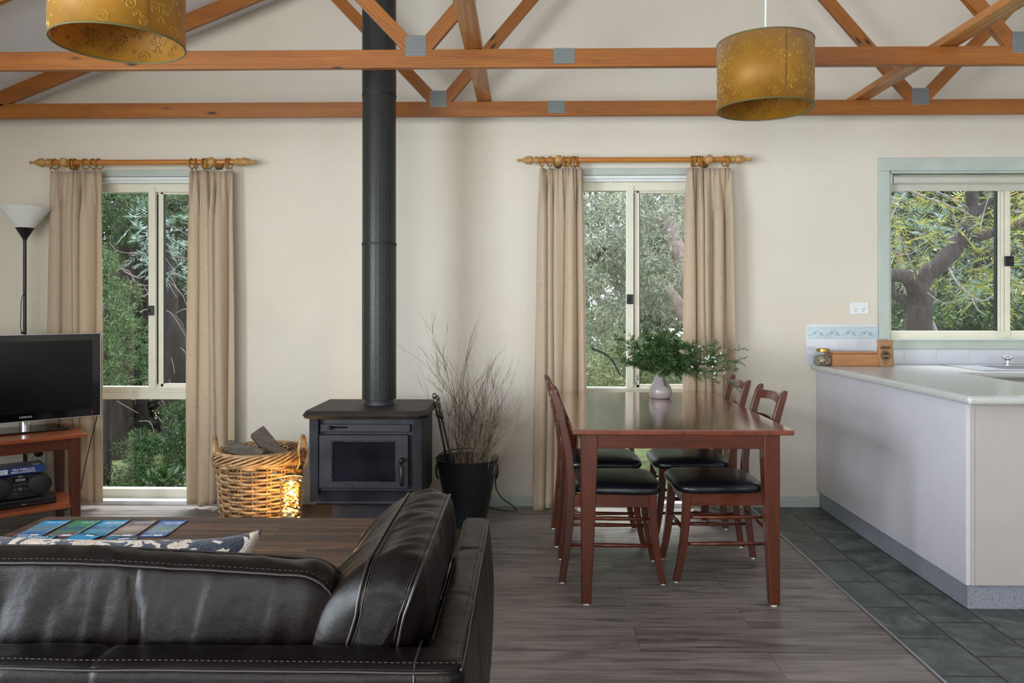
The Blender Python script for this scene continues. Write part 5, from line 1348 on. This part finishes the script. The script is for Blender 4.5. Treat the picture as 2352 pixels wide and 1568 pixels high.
c1 = [at(58, 672, LY-.012), at(50, 684, LY-.02), at(48, 720, LY-.02), at(48, 755, LY-.02), at(56, 768, LY-.012)]
MB().tube(smooth_path(c1), .0025, 6).build('switch_cord', M['black'], t, smooth=True)
q = at(54, 764, LY-.018); MB().box(q.x-.014, q.x+.012, q.y-.008, q.y+.008, q.z-.006, q.z+.006).build('switch', M['black'], t, bevel=.003)
for k, v_c in enumerate((1041, 1067)):
    q = at(87, v_c, WY); g_ = gpo(q.x, q.z, ('upper' if k == 0 else 'lower') + ' white double power outlet low on the wall behind the television stand', w_=.105, h_=.068)
    p_ = at(94 if k == 0 else 93, v_c-1 if k == 0 else v_c+3, WY)
    pl = empty('power_plug', (p_.x, WY-.03, p_.z), 'round black power plug in the %s outlet behind the television stand' % ('upper' if k == 0 else 'lower'), 'plug')
    MB().lathe([(.002, WY-.045), (.017, WY-.042), (.021, WY-.03), (.021, WY-.0135)], (p_.x, 0, p_.z), 24, 'y').build('plug_body', M['black'], pl, smooth=True, angle=50)
    MB().tube(smooth_path([(p_.x-.01, WY-.035, p_.z-.004), (p_.x-.04, WY-.05, p_.z+(.02 if k == 0 else -.01)), (p_.x-.06, WY-.06, p_.z-.08), (p_.x-.05, WY-.06, p_.z-.2)]), .003, 6).build('plug_cord', M['black'], pl, smooth=True)
cb = [at(216, 866, 4.735), at(226, 872, 4.735), at(231, 900, 4.74), at(222, 960, 4.74), at(207, 1020, 4.74), at(193, 1080, 4.74), at(186, 1120, 4.74), at(168, 1160, 4.74)]
cb.append(Vector((cb[-1].x-.08, 4.74, .01)))
tag(MB().tube(smooth_path(cb), .0028, 6).build('power_cable', M['black'], smooth=True), 'thin black cable hanging from the right edge of the television to the floor', 'cable')
cb = [loc2w(-.02, .27, .46), loc2w(.04, .28, .42), loc2w(.03, .27, .36), loc2w(-.06, .26, .29), loc2w(-.12, .265, .2)]
tag(MB().tube(smooth_path(cb), .0035, 6).build('power_cable', M['black'], smooth=True), 'black cable dangling behind the shelf of the television stand', 'cable')

# ---------------------------------------------------------------- garden outside
GZ = -.35
tag(MB().box(-22, 26, WY+.14, 32, GZ-.1, GZ).build('ground', M['grass'], origin=(0, 12, GZ)), kind='structure')
L_dark = leaf_mat('deep_green_leaf', ['0A1008', '141C0E', '1E2A14', '34481E'])  # near-black to deep green, picked at random per leaf
L_green = leaf_mat('bush_leaf', ['1A2C16', '28421F', '3C5A2A', '5E7A42'])
L_blue = leaf_mat('wattle_leaf', ['4E6A5A', '6E8A7C', '8CA698', 'A4B8AC'])
L_grey = leaf_mat('grey_gum_leaf', ['566254', '76846E', '98A28E', 'BEC2B4', 'A0A680'])
L_lime = leaf_mat('frond_leaf', ['5C6E1E', '7E8E2C', 'A2A23A', 'BCAC48', '6E8444'])
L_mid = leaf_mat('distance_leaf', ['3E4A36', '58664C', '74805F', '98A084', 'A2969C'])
def blob_pts(n, blobs, r_):
    vol = np.array([b[3]*b[4]*b[5] for b in blobs])**.8; k = r_.choice(len(blobs), n, p=vol/vol.sum())
    d = r_.normal(size=(n, 3)); d /= np.linalg.norm(d, axis=1, keepdims=True); rr = r_.uniform(.35, 1, (n, 1))**.6
    B = np.array(blobs)[k]; return B[:, :3] + d*rr*B[:, 3:], d
def foliage(parent, n, blobs, L, Wr, mat, seed, droop=.3, outw=.5, name='foliage', clump=26):
    r_ = np.random.default_rng(seed)
    if clump:
        sub = []
        for b in blobs:
            for _ in range(clump):
                q = r_.normal(size=3); q /= np.linalg.norm(q); q *= r_.uniform(.2, 1)**.5; k_ = r_.uniform(.16, .34)
                sub.append((b[0]+q[0]*b[3], b[1]+q[1]*b[4], b[2]+q[2]*b[5], b[3]*k_, b[4]*k_, min(b[3], b[5])*k_*.8))
        blobs = sub
    P_, d = blob_pts(n, blobs, r_)
    ok = (P_[:, 1] > WY+.45) & (P_[:, 2] > GZ); P_, d = P_[ok], d[ok]; n = len(P_)
    D_ = d*outw + r_.normal(size=(n, 3))*.6; D_[:, 2] -= droop
    L_ = r_.uniform(.6, 1.3, n)*L
    return mesh_leaves(name, P_, D_, L_, L_*Wr, mat, parent, seed=seed)
def fronds(parent, nf, blobs, L, mat, seed, leaflets=16, ll=.10, wr=.13):
    r_ = np.random.default_rng(seed); P_, d = blob_pts(nf, blobs, r_)
    PP, DD, LL_ = [], [], []
    for p, dd in zip(P_, d):
        ax = dd*.4 + r_.normal(size=3)*.5; ax[2] -= .1; ax /= np.linalg.norm(ax); sd = np.cross(ax, [0, 0, 1.0]+r_.normal(size=3)*.3); sd /= np.linalg.norm(sd)
        fl = L*r_.uniform(.7, 1.2)
        for k in range(leaflets):
            q = k/(leaflets-1); pos = p + ax*fl*q; pos = pos + np.array([0, 0, -.12*fl*q*q])
            s_ = 1 if k % 2 else -1; PP.append(pos); DD.append(ax*(.5+q*.5) + sd*s_*(1.1-q*.5)); LL_.append(ll*(1-.45*abs(q-.4))*r_.uniform(.8, 1.15))
    PP, DD, LL_ = np.array(PP), np.array(DD), np.array(LL_); ok = PP[:, 1] > WY+.4
    return mesh_leaves('foliage', PP[ok], DD[ok], LL_[ok], LL_[ok]*wr, mat, parent, seed=seed)
def branch(mb, pts, r0, r1, n=10):
    P_ = smooth_path(pts, 6); m = len(P_)
    P_ = [p + Vector((nz(p.x*4, p.y*4, p.z*4), 0, nz(p.z*4, p.x*4, 7)))*r0*.5 for p in P_]
    mb.tube(P_, [r0+(r1-r0)*k/(m-1) for k in range(m)], n)
# kitchen window tree
YT = 7.6
t = empty('garden_tree', (at(2103, 755, YT).x, YT, GZ), 'gnarled dark-barked tree with forked trunk outside the kitchen window', 'tree')
mb = MB(); A = lambda u, v, dy=0: at(u, v, YT+dy)
branch(mb, [Vector((A(2103, 755).x, YT, GZ)), A(2104, 755), A(2106, 700), A(2108, 650, -.02)], .135, .098, 14)
branch(mb, [A(2108, 660), A(2126, 635), A(2160, 600), A(2198, 562, .05)], .092, .075, 12)
branch(mb, [A(2198, 562, .05), A(2218, 525, .08), A(2232, 480, .12), A(2226, 430, .1), A(2224, 330, .1)], .07, .045, 12)
branch(mb, [A(2200, 560, .05), A(2245, 545, -.05), A(2300, 526, -.1), A(2390, 505, -.2)], .048, .034, 10)
branch(mb, [A(2240, 488, .12), A(2262, 468, .1), A(2300, 450, .05), A(2370, 430, 0)], .04, .025, 10)
branch(mb, [A(2104, 668, -.05), A(2086, 642, -.15), A(2060, 632, -.25), A(2020, 615, -.35), A(1960, 560, -.4)], .075, .05, 12)
branch(mb, [A(2098, 720, .02), A(2076, 692, .05), A(2052, 676, .1), A(2040, 640, .15), A(2030, 600, .2)], .052, .035, 10)
mb.build('trunk', M['bark'], t, smooth=True)
mb = MB()
for pts, r in (([A(2085, 437, -.3), A(2150, 462, -.3), A(2200, 480, -.2), A(2240, 500, -.1)], .016), ([A(2152, 440, -.2), A(2190, 458, -.2), A(2225, 478, 0)], .017), ([A(2035, 525, -.2), A(2060, 470, -.2), A(2085, 435, -.1)], .014),
               ([A(2185, 475, -.25), A(2195, 510, -.25), A(2197, 545, -.2)], .010), ([A(2250, 530, -.2), A(2262, 480, -.2), A(2275, 440, -.2)], .010), ([A(2180, 615, -.1), A(2200, 650, -.3), A(2250, 690, -.4), A(2290, 675, -.4), A(2330, 665, -.4)], .017),
               ([A(2232, 685, -.4), A(2246, 712, -.45), A(2266, 724, -.5)], .013), ([A(2130, 672, -.3), A(2170, 696, -.4), A(2220, 680, -.4)], .010), ([A(2036, 570, -.2), A(2080, 585, -.3), A(2115, 570, -.3)], .010),
               ([A(2065, 540, .3), A(2090, 600, .3), A(2100, 640, .2)], .014), ([A(2125, 715, .9), A(2150, 760, .9), A(2160, 800, .9)], .05)):
    branch(mb, pts, r*.65, r*.25, 6)
mb.build('branches', M['twiglav'], t, smooth=True)
def B(u, v, Y, rx, ry, rz): p = at(u, v, Y); return (p.x, p.y, p.z, rx, ry, rz)
fronds(t, 190, [B(2100, 500, 7.2, .5, .5, .35), B(2070, 560, 7.9, .3, .4, .3), B(2180, 620, 8.4, .5, .3, .35), B(2280, 600, 8.2, .45, .4, .45), B(2300, 480, 7.9, .4, .4, .35), B(2180, 490, 8.0, .4, .4, .3), B(2270, 660, 7.2, .3, .3, .15), B(2150, 570, 8.1, .5, .3, .3), B(2340, 560, 7.4, .3, .4, .8)], .30, L_lime, 5)
fronds(t, 90, [B(2060, 540, 7.8, .35, .5, .4), B(2250, 560, 7.9, .6, .4, .5)], .26, L_blue, 6)
def tree(name, label, cat, trunks, blobs, n, L, Wr, mat, seed, barkm='barkdark', droop=.3, group=None):
    bx, by = blobs[0][0], blobs[0][1]
    t = empty(name, (bx, by, GZ), label, cat, group)
    if trunks:
        mb = MB()
        for pts, r0, r1 in trunks: branch(mb, pts, r0, r1, 10)
        mb.build('trunk', M[barkm], t, smooth=True)
    foliage(t, n, blobs, L, Wr, mat, seed, droop); return t
g = 'shrubs outside the kitchen window'
tree('shrub', 'mid-green low shrub filling the lower left of the kitchen window view', 'shrub', [([Vector((at(2100, 700, 9.4).x, 9.4, GZ)), at(2100, 900, 9.4), at(2100, 800, 9.4)], .03, .02)], [B(2060, 735, 9.2, .9, .6, .35), B(2150, 745, 9.6, .8, .6, .3)], 6000, .07, .4, L_green, 31, group=g)
tree('shrub', 'dark green rounded shrub low in the right of the kitchen window view', 'shrub', [([Vector((at(2280, 700, 9.6).x, 9.6, GZ)), at(2280, 900, 9.6), at(2280, 800, 9.6)], .03, .02)], [B(2230, 720, 9.8, .9, .6, .45), B(2330, 730, 9.4, .8, .6, .4)], 7000, .07, .4, L_green, 32, group=g)
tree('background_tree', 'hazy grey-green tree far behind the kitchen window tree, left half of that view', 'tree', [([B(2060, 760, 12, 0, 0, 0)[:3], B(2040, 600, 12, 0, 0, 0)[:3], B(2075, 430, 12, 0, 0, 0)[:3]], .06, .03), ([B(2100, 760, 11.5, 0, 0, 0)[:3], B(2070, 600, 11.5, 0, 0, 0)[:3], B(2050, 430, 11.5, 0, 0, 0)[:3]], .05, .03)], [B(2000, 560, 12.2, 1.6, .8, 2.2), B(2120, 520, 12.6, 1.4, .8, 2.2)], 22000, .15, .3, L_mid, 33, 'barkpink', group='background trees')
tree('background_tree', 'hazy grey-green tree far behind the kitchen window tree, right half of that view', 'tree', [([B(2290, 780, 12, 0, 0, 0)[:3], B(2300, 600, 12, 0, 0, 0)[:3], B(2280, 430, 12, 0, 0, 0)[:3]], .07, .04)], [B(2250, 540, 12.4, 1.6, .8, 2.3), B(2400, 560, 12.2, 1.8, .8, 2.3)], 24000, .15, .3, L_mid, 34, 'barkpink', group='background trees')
# dining window
YD = 7.4
t = empty('gum_tree', (at(1600, 760, 8).x, 8, GZ), 'grey-green gum tree with curving pale trunk outside the dining window', 'tree')
mb = MB()
branch(mb, [Vector((at(1610, 900, 7.2).x, 7.2, GZ)), at(1600, 760, 7.1), at(1584, 680, 7.3), at(1566, 600, 7.4), at(1540, 530, 7.6), at(1535, 470, 8.2), at(1545, 400, 8.2), at(1550, 250, 8.3)], .10, .06, 12)
branch(mb, [at(1575, 725, 7.0), at(1556, 690, 7.0), at(1536, 665, 7.1)], .06, .035, 8)
branch(mb, [at(1565, 500, 8.4), at(1566, 420, 8.4), at(1572, 300, 8.4)], .11, .10, 8)
branch(mb, [at(1484, 458, 8.0), at(1505, 446, 8.0), at(1525, 436, 8.1)], .02, .015, 6)
mb.build('trunk', M['barkpink'], t, smooth=True)
mb = MB(); branch(mb, [at(1352, 602, 7.3), at(1372, 590, 7.2), at(1388, 572, 7.2)], .035, .02, 8)
branch(mb, [at(1350, 610, 7.6), at(1390, 640, 7.7), at(1430, 655, 7.8)], .012, .008, 6); branch(mb, [at(1360, 800, 7.5), at(1400, 820, 7.4), at(1425, 860, 7.4)], .014, .008, 6)
mb.build('branches', M['barkdark'], t, smooth=True)
foliage(t, 27000, [B(1540, 600, 6.9, .25, .15, .35), B(1570, 480, 6.9, .2, .15, .25), B(1370, 520, 7.6, .5, .5, .6), B(1400, 650, 7.4, .5, .5, .5), B(1330, 600, 7.8, .6, .5, .9), B(1480, 560, 7.8, .35, .4, .6), B(1500, 680, 7.6, .35, .4, .45), B(1470, 480, 7.7, .4, .4, .3), B(1560, 560, 8.6, .5, .3, .8), B(1620, 600, 7.9, .3, .4, .8)], .060, .17, L_grey, 41, .45, clump=40)
tree('shrub', 'pale lime-green shrub low outside the dining window behind the table plant', 'shrub', [([Vector((at(1450, 700, 8.4).x, 8.4, GZ)), at(1450, 900, 8.4), at(1450, 800, 8.4)], .03, .02)], [B(1370, 800, 8.6, .5, .5, .45), B(1470, 830, 8.4, .5, .5, .35), B(1560, 860, 8.0, .45, .4, .4), B(1330, 900, 8.0, .5, .4, .5)], 9000, .08, .18, leaf_mat('pale_shrub_leaf', ['66764A', '8C9A66', 'B0B888', '94A49A']), 42, droop=.2)
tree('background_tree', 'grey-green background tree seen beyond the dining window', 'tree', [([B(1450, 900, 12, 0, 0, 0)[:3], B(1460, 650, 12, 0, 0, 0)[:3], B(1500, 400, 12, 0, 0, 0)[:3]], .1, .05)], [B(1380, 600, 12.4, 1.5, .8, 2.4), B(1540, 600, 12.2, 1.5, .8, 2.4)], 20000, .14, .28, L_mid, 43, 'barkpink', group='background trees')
# left window
t = empty('cypress_tree', (at(300, 700, 8.6).x, 8.6, GZ), 'dark conifer with thick leaning trunks outside the left window', 'tree')
mb = MB()
for pts, r0, r1 in (([Vector((at(250, 900, 8.6).x, 8.6, GZ)), at(270, 760, 8.6), at(285, 620, 8.6), at(300, 480, 8.6), at(310, 300, 8.6)], .19, .14), ([Vector((at(410, 1000, 8.3).x, 8.3, GZ)), at(395, 820, 8.3), at(380, 700, 8.4), at(372, 560, 8.5), at(360, 380, 8.5)], .15, .10),
                    ([at(330, 1100, 8.8), at(320, 900, 8.8), at(335, 780, 8.8), at(345, 640, 8.8)], .09, .07), ([at(420, 1060, 8.9), at(425, 860, 8.9), at(415, 660, 8.9), at(420, 430, 8.9)], .08, .06), ([at(262, 1120, 8.2), at(268, 1000, 8.2), at(250, 900, 8.2)], .10, .08)): branch(mb, pts, r0, r1, 12)
mb.build('trunk', M['barkdark'], t, smooth=True)
mb = MB(); rs = random.Random(3)
for k in range(46):
    u, v = rs.uniform(235, 440), rs.uniform(460, 1000); branch(mb, [at(u, v, 8.3), at(u+rs.uniform(10, 40), v+rs.uniform(-10, 40), 8.2), at(u+rs.uniform(30, 80), v+rs.uniform(-10, 90), 8.1)], .006, .003, 4)
mb.build('dead_twigs', M['barkpink'], t)
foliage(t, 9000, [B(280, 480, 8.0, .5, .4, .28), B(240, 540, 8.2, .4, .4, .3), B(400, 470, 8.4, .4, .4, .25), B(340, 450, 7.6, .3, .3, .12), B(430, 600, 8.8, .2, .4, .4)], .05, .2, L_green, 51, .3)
tree('conifer_shrub', 'feathery green conifer shrub against the left side of the left window', 'shrub', [([Vector((at(245, 900, 7.0).x, 7.0, GZ)), at(245, 900, 7.0), at(245, 700, 7.0)], .04, .02)], [B(245, 700, 7.0, .32, .4, .42), B(280, 780, 7.0, .28, .4, .3), B(235, 620, 7.2, .2, .3, .3), B(270, 850, 7.1, .25, .4, .2), B(230, 780, 6.8, .2, .3, .5)], 9000, .045, .18, leaf_mat('conifer_leaf', ['22381E', '3A5830', '5C7C48', '8CA46C']), 52, droop=-.1)
tr_ = empty('wattle_shrub', (at(390, 560, 7.1).x, 7.1, GZ), 'silvery blue-leaved wattle branch hanging high in the left window', 'shrub')
fronds(tr_, 70, [B(330, 530, 7.0, .12, .2, .16), B(400, 520, 7.2, .18, .2, .22), B(345, 600, 7.0, .08, .2, .12), B(425, 620, 7.2, .15, .2, .15)], .16, L_blue, 53, 14, .075, .16)
tree('shrub', 'bright green leafy shrub at the foot of the left window', 'shrub', None, [B(380, 1040, 7.2, .42, .35, .3), B(330, 1090, 7.0, .35, .3, .2), B(425, 960, 7.5, .18, .3, .25)], 9000, .05, .2, leaf_mat('feathery_leaf', ['1A2C16', '2A4422', '3E5E2C', '56783C']), 54, droop=.0)
tree('broadleaf_shrub', 'small broad-leaved plant low in the right corner of the left window', 'shrub', None, [B(385, 1100, 6.5, .22, .2, .10), B(350, 1120, 6.4, .15, .2, .06)], 420, .09, .36, L_green, 55, droop=-.2)
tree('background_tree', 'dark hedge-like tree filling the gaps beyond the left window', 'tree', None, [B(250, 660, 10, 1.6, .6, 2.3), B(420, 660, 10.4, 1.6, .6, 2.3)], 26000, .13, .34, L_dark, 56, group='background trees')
tag(None, None) if False else None
far = empty('distant_bushland', (1, 17, GZ), 'hazy belt of distant bushland closing the view behind all the garden trees', 'trees', kind='stuff')
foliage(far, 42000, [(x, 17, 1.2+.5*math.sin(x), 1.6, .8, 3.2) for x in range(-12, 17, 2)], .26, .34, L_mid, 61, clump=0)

# ---------------------------------------------------------------- camera, light, world
cam = bpy.data.cameras.new('camera'); cam.sensor_width = 36; cam.lens = 36*F/2352; cam.shift_y = -(784-HV)/2352; cam.clip_start = .05
co = bpy.data.objects.new('camera', cam); col.objects.link(co); co.location = (0, 0, CH); co.rotation_euler = (R(90), 0, TH)
scn.camera = co
wd = bpy.data.worlds.new('sky'); scn.world = wd; wd.use_nodes = True; nt = wd.node_tree
bg = nt.nodes['Background']; bg.inputs[0].default_value = (.86, .90, 1.0, 1); bg.inputs[1].default_value = 2.6
def area(name, loc, rot, sx, sy, en, colr=(.86, .92, 1)):
    L = bpy.data.lights.new(name, 'AREA'); L.shape = 'RECTANGLE'; L.size = sx; L.size_y = sy; L.energy = en; L.color = colr
    o = bpy.data.objects.new(name, L); col.objects.link(o); o.location = loc; o.rotation_euler = rot; return o
# daylight arriving through the glass door on the left wall and the window wall behind the camera
area('door_daylight', (XL-.3, -.12, 1.15), (0, R(-70), 0), 2.0, 2.65, 340)
area('rear_window_daylight', (-1.3, YF-.25, 1.35), (R(90), 0, 0), 3.1, 1.6, 95, (1.0, .96, .9))
area('rear_window_daylight', (4.05, YF-.25, 1.35), (R(90), 0, 0), 1.8, 1.6, 20, (1.0, .96, .9))
sun = bpy.data.lights.new('sun', 'SUN'); sun.energy = 4; sun.angle = R(30); sun.color = (1, .98, .95)
so = bpy.data.objects.new('sun', sun); col.objects.link(so); so.rotation_euler = (R(-33), R(0), R(0))
vs_ = scn.view_settings; vs_.view_transform = 'Standard'; vs_.look = 'None'; vs_.gamma = 1; vs_.use_curve_mapping = False; vs_.exposure = .5
